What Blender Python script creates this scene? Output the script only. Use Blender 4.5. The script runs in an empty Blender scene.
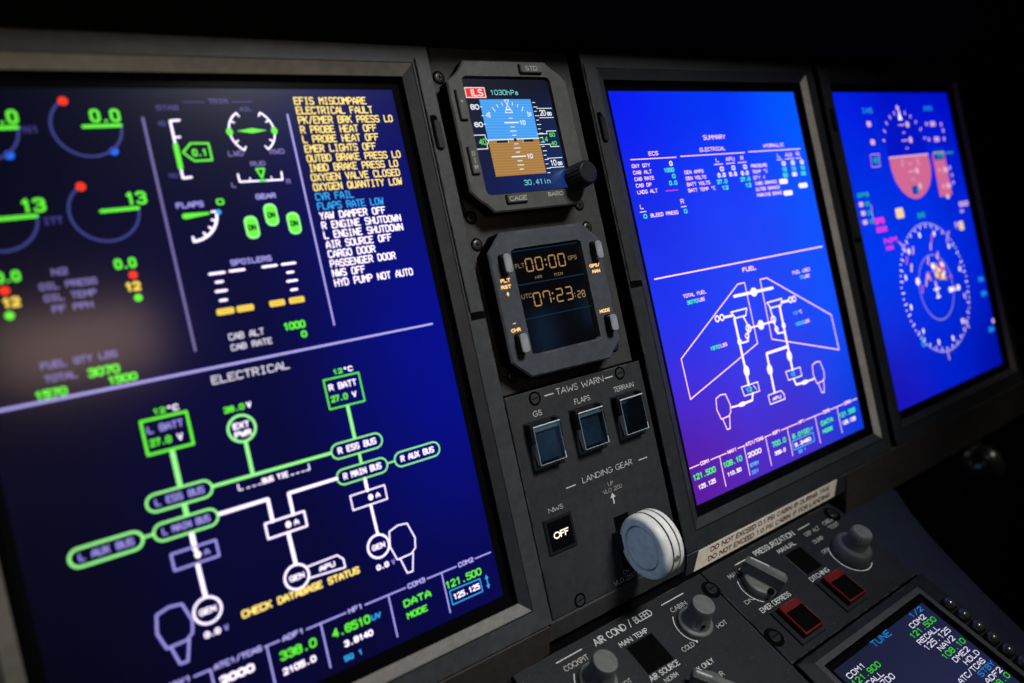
import bpy, bmesh, math, random
from mathutils import Vector, Matrix
random.seed(4)
S = bpy.context.scene
COL = S.collection
TILT = math.radians(52)
PI = math.pi

# ---------------------------------------------------------------- frames (all lengths in centimetres)
def PAN(x, y, z=0.0):            # main panel: x right, y down, z out towards the pilot
    return Vector((x, -z, -y)) * 0.01
def PED(u, v, h=0.0):            # pedestal deck: u right, v down the slope, h out of it
    return PAN(u, 25.0 + v * math.cos(TILT) - h * math.sin(TILT), v * math.sin(TILT) + h * math.cos(TILT))

def lin(c):
    return tuple(((v / 255.0) / 12.92 if v / 255.0 <= 0.04045 else ((v / 255.0 + 0.055) / 1.055) ** 2.4) for v in c)

# ---------------------------------------------------------------- materials
def new_mat(name):
    m = bpy.data.materials.new(name); m.use_nodes = True
    nt = m.node_tree; b = nt.nodes['Principled BSDF']
    return m, nt, b

def paint(name, col, rough=0.5, var=0.1, bump=0.15, scale=900, spec=0.28, metal=0.0, smudge=0.06, wear=0.0):
    """painted metal / moulded plastic: fine grain bump, uneven tone and sheen"""
    m, nt, b = new_mat(name)
    N = nt.nodes; L = nt.links
    tc = N.new('ShaderNodeTexCoord')
    n1 = N.new('ShaderNodeTexNoise'); n1.inputs['Scale'].default_value = scale; n1.inputs['Detail'].default_value = 3
    n2 = N.new('ShaderNodeTexNoise'); n2.inputs['Scale'].default_value = 28; n2.inputs['Detail'].default_value = 5; n2.inputs['Roughness'].default_value = 0.65
    n3 = N.new('ShaderNodeTexNoise'); n3.inputs['Scale'].default_value = 260; n3.inputs['Detail'].default_value = 2
    for n in (n1, n2, n3): L.new(tc.outputs['Object'], n.inputs['Vector'])
    mr = N.new('ShaderNodeMapRange'); mr.inputs['From Min'].default_value = 0.3; mr.inputs['From Max'].default_value = 0.7
    mr.inputs['To Min'].default_value = 1 - var; mr.inputs['To Max'].default_value = 1 + var
    L.new(n2.outputs['Fac'], mr.inputs['Value'])
    mr3 = N.new('ShaderNodeMapRange'); mr3.inputs['From Min'].default_value = 0.35; mr3.inputs['From Max'].default_value = 0.65
    mr3.inputs['To Min'].default_value = 0.9; mr3.inputs['To Max'].default_value = 1.1
    L.new(n3.outputs['Fac'], mr3.inputs['Value'])
    mul = N.new('ShaderNodeMath'); mul.operation = 'MULTIPLY'
    L.new(mr.outputs[0], mul.inputs[0]); L.new(mr3.outputs[0], mul.inputs[1])
    vm = N.new('ShaderNodeVectorMath'); vm.operation = 'SCALE'; vm.inputs[0].default_value = col
    L.new(mul.outputs[0], vm.inputs['Scale'])
    if wear > 0:      # rubbed paint along the edges and a little pale dust on the flats
        bv = N.new('ShaderNodeBevel'); bv.samples = 6; bv.inputs['Radius'].default_value = 0.0007
        ge = N.new('ShaderNodeNewGeometry'); dt = N.new('ShaderNodeVectorMath'); dt.operation = 'DOT_PRODUCT'
        L.new(bv.outputs[0], dt.inputs[0]); L.new(ge.outputs['Normal'], dt.inputs[1])
        e1 = N.new('ShaderNodeMapRange'); e1.inputs['From Min'].default_value = .995; e1.inputs['From Max'].default_value = .86; L.new(dt.outputs['Value'], e1.inputs['Value'])
        n4 = N.new('ShaderNodeTexNoise'); n4.inputs['Scale'].default_value = 130; n4.inputs['Detail'].default_value = 6; L.new(tc.outputs['Object'], n4.inputs['Vector'])
        e2 = N.new('ShaderNodeMapRange'); e2.inputs['From Min'].default_value = .46; e2.inputs['From Max'].default_value = .62; L.new(n4.outputs['Fac'], e2.inputs['Value'])
        em = N.new('ShaderNodeMath'); em.operation = 'MULTIPLY'; L.new(e1.outputs[0], em.inputs[0]); L.new(e2.outputs[0], em.inputs[1])
        n5 = N.new('ShaderNodeTexNoise'); n5.inputs['Scale'].default_value = 1300; n5.inputs['Detail'].default_value = 1; L.new(tc.outputs['Object'], n5.inputs['Vector'])
        e3 = N.new('ShaderNodeMapRange'); e3.inputs['From Min'].default_value = .72; e3.inputs['From Max'].default_value = .80; e3.inputs['To Max'].default_value = .5; L.new(n5.outputs['Fac'], e3.inputs['Value'])
        ea = N.new('ShaderNodeMath'); ea.operation = 'MAXIMUM'; L.new(em.outputs[0], ea.inputs[0]); L.new(e3.outputs[0], ea.inputs[1])
        ew = N.new('ShaderNodeMath'); ew.operation = 'MULTIPLY'; ew.inputs[1].default_value = wear; L.new(ea.outputs[0], ew.inputs[0])
        mw = N.new('ShaderNodeMix'); mw.data_type = 'RGBA'; L.new(ew.outputs[0], mw.inputs['Factor']); L.new(vm.outputs[0], mw.inputs['A']); mw.inputs['B'].default_value = (.26, .25, .23, 1)
        L.new(mw.outputs['Result'], b.inputs['Base Color'])
    else: L.new(vm.outputs[0], b.inputs['Base Color'])
    # dust: rare pale specks
    rr = N.new('ShaderNodeMapRange'); rr.inputs['From Min'].default_value = 0.3; rr.inputs['From Max'].default_value = 0.7
    rr.inputs['To Min'].default_value = rough - smudge; rr.inputs['To Max'].default_value = rough + smudge
    L.new(n2.outputs['Fac'], rr.inputs['Value']); L.new(rr.outputs[0], b.inputs['Roughness'])
    bp = N.new('ShaderNodeBump'); bp.inputs['Strength'].default_value = bump; bp.inputs['Distance'].default_value = 0.0004
    L.new(n1.outputs['Fac'], bp.inputs['Height']); L.new(bp.outputs[0], b.inputs['Normal'])
    b.inputs['Specular IOR Level'].default_value = spec; b.inputs['Metallic'].default_value = metal
    return m

def glow(name, rgb, k=1.0, rough=0.22):
    """a lit mark of a display: black glass that gives off light"""
    m, nt, b = new_mat(name)
    b.inputs['Base Color'].default_value = (0.002, 0.002, 0.003, 1)
    b.inputs['Roughness'].default_value = rough
    b.inputs['Emission Color'].default_value = (*lin(rgb), 1); b.inputs['Emission Strength'].default_value = k
    return m

def lcd(name, rows, k=1.0, rough=0.25, spec=0.5):
    """lit liquid-crystal background; rows = three rows (top, middle, bottom) of three colours (left, middle, right)"""
    m, nt, b = new_mat(name); N = nt.nodes; L = nt.links
    uv = N.new('ShaderNodeUVMap'); uv.uv_map = 'UVMap'
    sp = N.new('ShaderNodeSeparateXYZ'); L.new(uv.outputs[0], sp.inputs[0])
    outs = []
    for r in rows:
        cr = N.new('ShaderNodeValToRGB'); cr.color_ramp.interpolation = 'B_SPLINE' if False else 'EASE'
        e = cr.color_ramp.elements; e[0].position = 0; e[0].color = (*lin(r[0]), 1); e[1].position = 1; e[1].color = (*lin(r[2]), 1)
        x = e.new(0.5); x.color = (*lin(r[1]), 1)
        L.new(sp.outputs['X'], cr.inputs['Fac']); outs.append(cr.outputs['Color'])
    def mix(a, c, lo, hi):
        mr = N.new('ShaderNodeMapRange'); mr.interpolation_type = 'SMOOTHSTEP'
        mr.inputs['From Min'].default_value = lo; mr.inputs['From Max'].default_value = hi
        L.new(sp.outputs['Y'], mr.inputs['Value'])
        mx = N.new('ShaderNodeMix'); mx.data_type = 'RGBA'; L.new(mr.outputs[0], mx.inputs['Factor'])
        L.new(a, mx.inputs['A']); L.new(c, mx.inputs['B']); return mx.outputs['Result']
    c = mix(outs[0], outs[1], 0.0, 0.5); c = mix(c, outs[2], 0.5, 1.0)
    tc = N.new('ShaderNodeTexCoord'); nz = N.new('ShaderNodeTexNoise'); nz.inputs['Scale'].default_value = 14; nz.inputs['Detail'].default_value = 2
    L.new(tc.outputs['Object'], nz.inputs['Vector'])
    mr = N.new('ShaderNodeMapRange'); mr.inputs['From Min'].default_value = .3; mr.inputs['From Max'].default_value = .7
    mr.inputs['To Min'].default_value = .93; mr.inputs['To Max'].default_value = 1.07; L.new(nz.outputs['Fac'], mr.inputs['Value'])
    vm = N.new('ShaderNodeVectorMath'); vm.operation = 'SCALE'; L.new(c, vm.inputs[0]); L.new(mr.outputs[0], vm.inputs['Scale'])
    L.new(vm.outputs[0], b.inputs['Emission Color']); b.inputs['Emission Strength'].default_value = k
    b.inputs['Base Color'].default_value = (0.002, 0.002, 0.003, 1); b.inputs['Roughness'].default_value = rough
    b.inputs['Specular IOR Level'].default_value = spec
    return m

M = {}
M['panel'] = paint('grey panel paint', (0.0385, 0.0377, 0.0363), 0.52, bump=0.18, wear=.55)
M['plate'] = paint('charcoal plate paint', (0.0296, 0.0303, 0.0318), 0.5, bump=0.18, wear=.55)
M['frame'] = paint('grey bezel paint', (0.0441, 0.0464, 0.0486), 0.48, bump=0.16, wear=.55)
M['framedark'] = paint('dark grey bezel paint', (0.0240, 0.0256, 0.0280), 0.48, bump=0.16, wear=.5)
M['bevel'] = paint('bezel edge paint', (0.06, 0.062, 0.062), 0.42, bump=0.2)
M['bevellit'] = paint('lit bezel edge tone', (0.1445, 0.1360, 0.1190), 0.42, bump=0.2)  # left display's bevel sides that catch light, brightness put into the colour
M['bevelshade'] = paint('shaded bezel edge tone', (0.0270, 0.0285, 0.0323), 0.42, bump=0.2)  # bevel sides facing away from the light, shade put into the colour
M['bevelglint'] = paint('bezel edge with painted reflection', (0.46, 0.41, 0.32), 0.36, bump=0.2)  # right bevels: warm cabin reflection painted in as a pale tone
M['body'] = paint('instrument housing paint', (0.0663, 0.0671, 0.0640), 0.5, bump=0.16, wear=.55)
M['clockbody'] = paint('clock housing paint', (0.0502, 0.0562, 0.0669), 0.5, bump=0.16, wear=.55)
M['button'] = paint('grey button rubber', (0.24, 0.25, 0.27), 0.55, bump=0.1)
M['darkbutton'] = paint('dark button rubber', (0.075, 0.078, 0.075), 0.5, bump=0.1)
M['black'] = paint('black recess', (0.003, 0.003, 0.003), 0.8, bump=0.0, spec=0.0)
M['blackgloss'] = paint('black plastic', (0.010, 0.011, 0.013), 0.38, bump=0.05)
M['screw'] = paint('black oxide screw', (0.05, 0.05, 0.052), 0.35, bump=0.1, metal=0.6)
M['trim'] = paint('brown grey trim', (0.036, 0.030, 0.026), 0.6, bump=0.16)
M['shield'] = paint('black glareshield cloth', (0.003, 0.003, 0.003), 0.9, bump=0.5, spec=0.05)
M['deck'] = paint('blue grey deck paint', (0.009, 0.014, 0.028), 0.55, bump=0.16)
M['pedplate'] = paint('dark pedestal paint', (0.0067, 0.0079, 0.0101), 0.5, bump=0.16, wear=.55)
M['knob'] = paint('grey knob plastic', (0.1062, 0.1105, 0.1020), 0.48, bump=0.12, wear=.55)
M['ventball'] = paint('black vent plastic', (0.02, 0.02, 0.02), 0.3, bump=0.05, spec=.8)
M['knobdark'] = paint('dark knob plastic', (0.05, 0.055, 0.06), 0.45, bump=0.12)  # darker plastic for the lower dial
M['keycap'] = paint('grey key cap', (0.035, 0.037, 0.04), 0.2, bump=0.02, spec=1.0)
M['ivory'] = paint('ivory wheel plastic', (0.7056, 0.6972, 0.6468), 0.42, var=0.03, bump=0.08)
M['groove'] = paint('grey groove', (0.12, 0.12, 0.12), 0.6, bump=0)
M['ink'] = paint('white ink', (0.5580, 0.5580, 0.5400), 0.6, var=0.1, bump=0)
M['inkdim'] = paint('aged white ink', (0.40, 0.39, 0.36), 0.6, var=0.2, bump=0)
M['placard'] = paint('ivory placard', (0.92, 0.83, 0.66), 0.5, var=0.06, bump=0.05)
M['maroon'] = paint('maroon ink', (0.15, 0.02, 0.018), 0.6, var=0.15, bump=0)
M['redplastic'] = paint('red guard plastic', (0.12, 0.005, 0.007), 0.4, bump=0.05, wear=.55)
M['lens'] = paint('blue grey lens', (0.012, 0.026, 0.042), 0.22, var=0.45, bump=0.0)
M['coverhinge'] = paint('grey blue hinge block', (0.10, 0.13, 0.15), 0.25, var=.2, bump=0)
M['clearglint'] = paint('painted plastic edge glint', (0.62, 0.72, 0.78), 0.15, var=0.3, bump=0, spec=1.0)  # bright highlight and glint along cover edges, painted as pale bars
M['clearedgehighlight'] = paint('clear plastic edge with painted highlight', (0.22, 0.28, 0.32), 0.18, var=0.3, bump=0, spec=1.0)  # weaker edge highlights of the clear covers, also painted pale

def clear_mat():
    m = bpy.data.materials.new('clear guard plastic'); m.use_nodes = True; nt = m.node_tree; N = nt.nodes; L = nt.links
    for n in list(N): N.remove(n)
    o = N.new('ShaderNodeOutputMaterial'); mx = N.new('ShaderNodeMixShader'); t = N.new('ShaderNodeBsdfTransparent'); g = N.new('ShaderNodeBsdfGlossy')
    fr = N.new('ShaderNodeFresnel'); fr.inputs['IOR'].default_value = 1.5
    t.inputs['Color'].default_value = (0.86, 0.92, 0.95, 1); g.inputs['Roughness'].default_value = 0.12; g.inputs['Color'].default_value = (.9, .95, 1, 1)
    ad = N.new('ShaderNodeMath'); ad.operation = 'ADD'; ad.inputs[1].default_value = 0.03
    L.new(fr.outputs[0], ad.inputs[0]); L.new(ad.outputs[0], mx.inputs[0]); L.new(t.outputs[0], mx.inputs[1]); L.new(g.outputs[0], mx.inputs[2]); L.new(mx.outputs[0], o.inputs['Surface'])
    return m
M['clear'] = clear_mat()
def glass_black():
    m, nt, b = new_mat('black display glass'); b.inputs['Base Color'].default_value = (0.003, 0.003, 0.004, 1)
    b.inputs['Roughness'].default_value = 0.10; b.inputs['Specular IOR Level'].default_value = 0.5
    return m
M['glass'] = glass_black()
# lit colours
G = dict(green=((96, 232, 52), 1.25), greenpale=((150, 250, 140), 1.15), greendot=((70, 225, 60), 1.1), amber=((255, 224, 118), 1.35), white=((255, 240, 248), 1.5),
         lilac=((176, 166, 232), 0.9), dim=((132, 122, 190), 0.75), faint=((62, 62, 140), 0.7), arcblue=((64, 70, 150), 0.8), red=((250, 52, 22), 1.1),
         blue=((26, 104, 250), 1.1), cyan=((52, 168, 246), 1.1), yellow=((250, 214, 80), 1.05), rule=((190, 180, 235), 1.0),
         pink=((255, 208, 216), 1.4), pinkwhite=((255, 236, 240), 1.25), mint=((84, 232, 150), 1.15), green2=((74, 240, 90), 1.25), cyan2=((70, 196, 250), 1.1), magenta=((240, 60, 220), 1.0),
         p3=((236, 186, 214), 0.95), p3dim=((170, 150, 220), 0.8), rose=((208, 106, 148), 1.0), teal3=((30, 170, 160), 0.9), cy3=((30, 140, 235), 0.9), gold3=((250, 214, 160), 1.0), nearblue=((0, 60, 190), 0.8), midblue=((4, 22, 205), 0.9),
         sky=((70, 158, 240), 1.0), earth=((166, 122, 66), 1.0), earthline=((188, 142, 82), 1.0), skyline=((96, 176, 250), 1.0), navy=((4, 14, 44), 1.0), stext=((232, 240, 244), 1.1), sgreen=((96, 220, 90), 1.0), scyan=((120, 214, 214), 0.9), sred=((232, 50, 34), 1.1),
         led=((196, 152, 92), 0.72), leddim=((150, 124, 92), 0.7), lamp=((255, 196, 120), 1.35), lampdim=((240, 178, 104), 1.0), whitelamp=((255, 238, 214), 1.5),
         clkblue=((14, 44, 66), 0.9), cyand=((30, 140, 225), 0.85), whited=((224, 220, 240), 1.0), greend=((70, 216, 40), 0.9), halo=((22, 30, 160), 0.8))
for k_, (c_, e_) in G.items():
    M[k_] = glow('lit ' + k_, c_, e_)
M['scr1'] = lcd('left display picture', [[(2, 3, 22), (3, 4, 38), (2, 6, 92)], [(6, 5, 28), (4, 5, 56), (1, 10, 138)], [(4, 4, 20), (6, 5, 46), (6, 6, 78)]], 1.0, rough=0.17)
M['scr2'] = lcd('middle display picture', [[(0, 24, 228), (0, 50, 242), (0, 84, 250)], [(28, 48, 232), (34, 64, 240), (16, 78, 246)], [(88, 26, 156), (70, 42, 192), (14, 56, 214)]], 1.08)
M['scr3'] = lcd('right display picture', [[(2, 30, 222), (0, 18, 206), (0, 14, 198)], [(0, 56, 240), (0, 50, 232), (0, 34, 212)], [(26, 20, 182), (0, 30, 202), (0, 16, 166)]], 1.0)
M['scr4'] = lcd('tuning display picture', [[(26, 32, 62), (28, 33, 64), (32, 38, 74)], [(34, 38, 70), (38, 42, 76), (34, 40, 76)], [(40, 42, 78), (40, 42, 78), (38, 42, 80)]], 0.8)
M['scrS'] = lcd('standby display picture', [[(3, 8, 26), (3, 8, 30), (3, 10, 36)], [(6, 14, 52), (6, 18, 60), (14, 36, 84)], [(4, 18, 70), (8, 30, 92), (20, 52, 110)]], 0.9)

# ---------------------------------------------------------------- mesh builder
def offset_poly(pts, d):
    """inset a convex or nearly convex outline by d"""
    n = len(pts); out = []
    a = sum(pts[i][0] * pts[(i + 1) % n][1] - pts[(i + 1) % n][0] * pts[i][1] for i in range(n))
    sg = 1 if a > 0 else -1
    for i in range(n):
        p0 = Vector(pts[i - 1]); p = Vector(pts[i]); p2 = Vector(pts[(i + 1) % n])
        e1 = (p - p0).normalized(); e2 = (p2 - p).normalized()
        n1 = Vector((-e1.y, e1.x)) * sg; n2 = Vector((-e2.y, e2.x)) * sg
        b = n1 + n2
        if b.length < 1e-6: b = n1
        b.normalize(); k = d / max(0.35, b.dot(n1))
        out.append((p.x + b.x * k, p.y + b.y * k))
    return out
def rrect(x0, x1, y0, y1, r, n=4):
    out = []
    for cx, cy, a0 in ((x1 - r, y0 + r, -PI / 2), (x1 - r, y1 - r, 0), (x0 + r, y1 - r, PI / 2), (x0 + r, y0 + r, PI)):
        for i in range(n + 1):
            a = a0 + PI / 2 * i / n; out.append((cx + r * math.cos(a), cy + r * math.sin(a)))
    return out
def circ(cx, cy, r, n=32, ry=None):
    return [(cx + r * math.cos(2 * PI * i / n), cy + (ry or r) * math.sin(2 * PI * i / n)) for i in range(n)]

HALO = False
class MB:
    def __init__(s, frame=PAN):
        s.f = frame; s.v = []; s.faces = []; s.fm = []; s.sm = []; s.mats = []; s.k = 0; s.uv = {}; s.halo = HALO
    def mi(s, m):
        if m not in s.mats: s.mats.append(m)
        return s.mats.index(m)
    def face(s, pts, m, smooth=False):
        b = len(s.v); s.v += [s.f(*p) for p in pts]; s.faces.append(tuple(range(b, b + len(pts)))); s.fm.append(s.mi(m)); s.sm.append(smooth)
    def grid(s, rings, m, smooth=True, closed=True, mats=None):
        b = len(s.v); n = len(rings[0])
        for r in rings: s.v += [s.f(*p) for p in r]
        for j in range(len(rings) - 1):
            mm = s.mi(mats[j] if mats else m)
            for i in range(n if closed else n - 1):
                i2 = (i + 1) % n
                s.faces.append((b + j * n + i, b + j * n + i2, b + (j + 1) * n + i2, b + (j + 1) * n + i)); s.fm.append(mm); s.sm.append(smooth)
    def flat(s, pts, z, m): s.face([(x, y, z) for x, y in pts], m)
    def rect(s, x0, x1, y0, y1, z, m): s.face([(x0, y0, z), (x1, y0, z), (x1, y1, z), (x0, y1, z)], m)
    def prism(s, pts, z0, z1, m, side=None, bev=0.0, bm=None, back=False):
        rings = [[(x, y, z0) for x, y in pts], [(x, y, z1 - bev) for x, y in pts]]
        mats = [side or m]
        if bev > 0:
            p2 = offset_poly(pts, bev); rings.append([(x, y, z1) for x, y in p2]); mats.append(bm or m)
        s.grid(rings, m, smooth=False, mats=mats)
        s.face(rings[-1], m)
        if back: s.face(rings[0], m)
    def box(s, x0, x1, y0, y1, z0, z1, m, bev=0.0, side=None, bm=None):
        s.prism([(x0, y0), (x1, y0), (x1, y1), (x0, y1)], z0, z1, m, side, bev, bm)
    def ring(s, outer, inner, z0, z1, m):     # flat or sloping band between two outlines with the same count
        s.grid([[(x, y, z0) for x, y in outer], [(x, y, z1) for x, y in inner]], m, smooth=False)
    def lathe(s, cx, cy, prof, m, n=40, mats=None, rim=None, cap=True):
        rings = []
        for j, (r, z) in enumerate(prof):
            ring_ = []
            for i in range(n):
                a = 2 * PI * i / n; rr = r * (rim(a, j) if rim else 1.0)
                ring_.append((cx + rr * math.cos(a), cy + rr * math.sin(a), z))
            rings.append(ring_)
        s.grid(rings, m, smooth=True, mats=mats)
        if cap: s.face(rings[-1], mats[-1] if mats else m)
    # flat strokes for marks and lettering
    def z_(s, z):
        s.k = (s.k + 1) % 60
        return z + s.k * 1.2e-4
    def line(s, pts, w, z, m, cap=True, close=False):
        if close: pts = list(pts) + [pts[0]]
        for a, b in zip(pts[:-1], pts[1:]):
            d = Vector((b[0] - a[0], b[1] - a[1]))
            if d.length < 1e-6: continue
            n = Vector((-d.y, d.x)).normalized() * w / 2; zz = s.z_(z)
            if s.halo and m in ('white', 'lilac', 'rule'):
                q = n * (1 + .07 / w); zh = zz - .009  # wider blue stroke underneath paints a glow around pale marks
                s.face([(a[0] + q.x, a[1] + q.y, zh), (b[0] + q.x, b[1] + q.y, zh), (b[0] - q.x, b[1] - q.y, zh), (a[0] - q.x, a[1] - q.y, zh)], 'halo')
            s.face([(a[0] + n.x, a[1] + n.y, zz), (b[0] + n.x, b[1] + n.y, zz), (b[0] - n.x, b[1] - n.y, zz), (a[0] - n.x, a[1] - n.y, zz)], m)
        if cap:
            for p in pts: s.dot(p[0], p[1], w / 2, z, m, 8)
    def dot(s, x, y, r, z, m, n=16, ry=None):
        zz = s.z_(z); s.face([(px, py, zz) for px, py in circ(x, y, r, n, ry)], m)
    def arc(s, cx, cy, r, a0, a1, w, z, m, n=40, ry=None):
        pts = [(cx + r * math.cos(math.radians(a0 + (a1 - a0) * i / n)), cy + (ry or r) * math.sin(math.radians(a0 + (a1 - a0) * i / n))) for i in range(n + 1)]
        s.line(pts, w, z, m, cap=False); s.dot(*pts[0], w / 2, z, m, 10); s.dot(*pts[-1], w / 2, z, m, 10)
    def text(s, t, x0, x1, yb, h, z, m, w=None, mono=True):
        """stroke lettering, baseline at yb, filling x0..x1"""
        w = w or h * 0.15
        adv = []
        for c in t:
            adv.append(1.0 if mono else WID.get(c, 1.0))
        gap = 0.36 if mono else 0.22
        tot = sum(adv) + gap * (len(t) - 1)
        k = (x1 - x0 - w) / tot; x = x0 + w / 2
        for c, a in zip(t, adv):
            if c != ' ':
                for st in (GL if mono else GP).get(c, GL['?']):
                    xs = k * (a if not mono else 1.0)
                    off = 0
                    s.line([(x + off + px / 4 * xs, yb - w / 2 - py / 6 * (h - w)) for px, py in st], w, z, m)
            x += k * (a + gap)
    def seg7(s, t, x0, y0, w, h, adv, z, m, th):
        S7 = {'0': 'abcdef', '1': 'bc', '2': 'abged', '3': 'abgcd', '4': 'fgbc', '5': 'afgcd', '6': 'afgedc', '7': 'fabc', '8': 'abcdefg', '9': 'abcdfg'}
        x = x0
        for c in t:
            if c == ':':
                s.dot(x - adv * 0.18 + w * 0.1, y0 + h * .3, th * .5, z, m, 8); s.dot(x - adv * 0.18 + w * 0.1, y0 + h * .7, th * .5, z, m, 8); x += adv * 0.22; continue
            g = th * .75
            P = dict(a=[(x + g, y0), (x + w - g, y0)], b=[(x + w, y0 + g), (x + w, y0 + h / 2 - g)], c=[(x + w, y0 + h / 2 + g), (x + w, y0 + h - g)], d=[(x + g, y0 + h), (x + w - g, y0 + h)],
                     e=[(x, y0 + h / 2 + g), (x, y0 + h - g)], f=[(x, y0 + g), (x, y0 + h / 2 - g)], g=[(x + g, y0 + h / 2), (x + w - g, y0 + h / 2)])
            for k in S7[c]: s.line(P[k], th, z, m, cap=True)
            x += adv
    def build(s, name, parent=None, label=None):
        me = bpy.data.meshes.new(name)
        c = Vector((0, 0, 0))
        if s.v:
            lo = Vector([min(p[i] for p in s.v) for i in range(3)]); hi = Vector([max(p[i] for p in s.v) for i in range(3)]); c = (lo + hi) / 2
        me.from_pydata([p - c for p in s.v], [], s.faces)
        for m in s.mats: me.materials.append(M[m])
        me.polygons.foreach_set('material_index', s.fm); me.polygons.foreach_set('use_smooth', s.sm)
        if s.uv:
            ul = me.uv_layers.new(name='UVMap')
            for poly in me.polygons:
                if poly.index in s.uv:
                    for li, u in zip(poly.loop_indices, s.uv[poly.index]): ul.data[li].uv = u
        me.update()
        if any(s.sm): me.set_sharp_from_angle(angle=math.radians(38))
        o = bpy.data.objects.new(name, me); COL.objects.link(o)
        o.location = c
        if parent: put(o, parent, c)
        if label: o['label'] = label
        return o
    def screen(s, x0, x1, y0, y1, z, m):
        s.uv[len(s.faces)] = [(0, 0), (1, 0), (1, 1), (0, 1)]
        s.rect(x0, x1, y0, y1, z, m)

WORLD = {}
def put(o, parent, c):
    o.parent = parent; o.location = Vector(c) - WORLD[parent.name]; WORLD[o.name] = Vector(c)
def thing(name, label, cat, loc, group=None, kind=None):
    o = bpy.data.objects.new(name, None); o.empty_display_size = 0.01; COL.objects.link(o); o.location = loc; WORLD[o.name] = Vector(loc)
    o['label'] = label; o['category'] = cat
    if group: o['group'] = group
    if kind: o['kind'] = kind
    return o
_b = MB.build
def build(s, name, parent=None, label=None):
    o = _b(s, name, parent, label)
    if parent is None: WORLD[o.name] = Vector(o.location)
    else: WORLD[o.name] = WORLD[parent.name] + Vector(o.location)
    return o
MB.build = build
def tag(o, label, cat, group=None, kind=None):
    o['label'] = label; o['category'] = cat
    if group: o['group'] = group
    if kind: o['kind'] = kind
    return o

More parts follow.
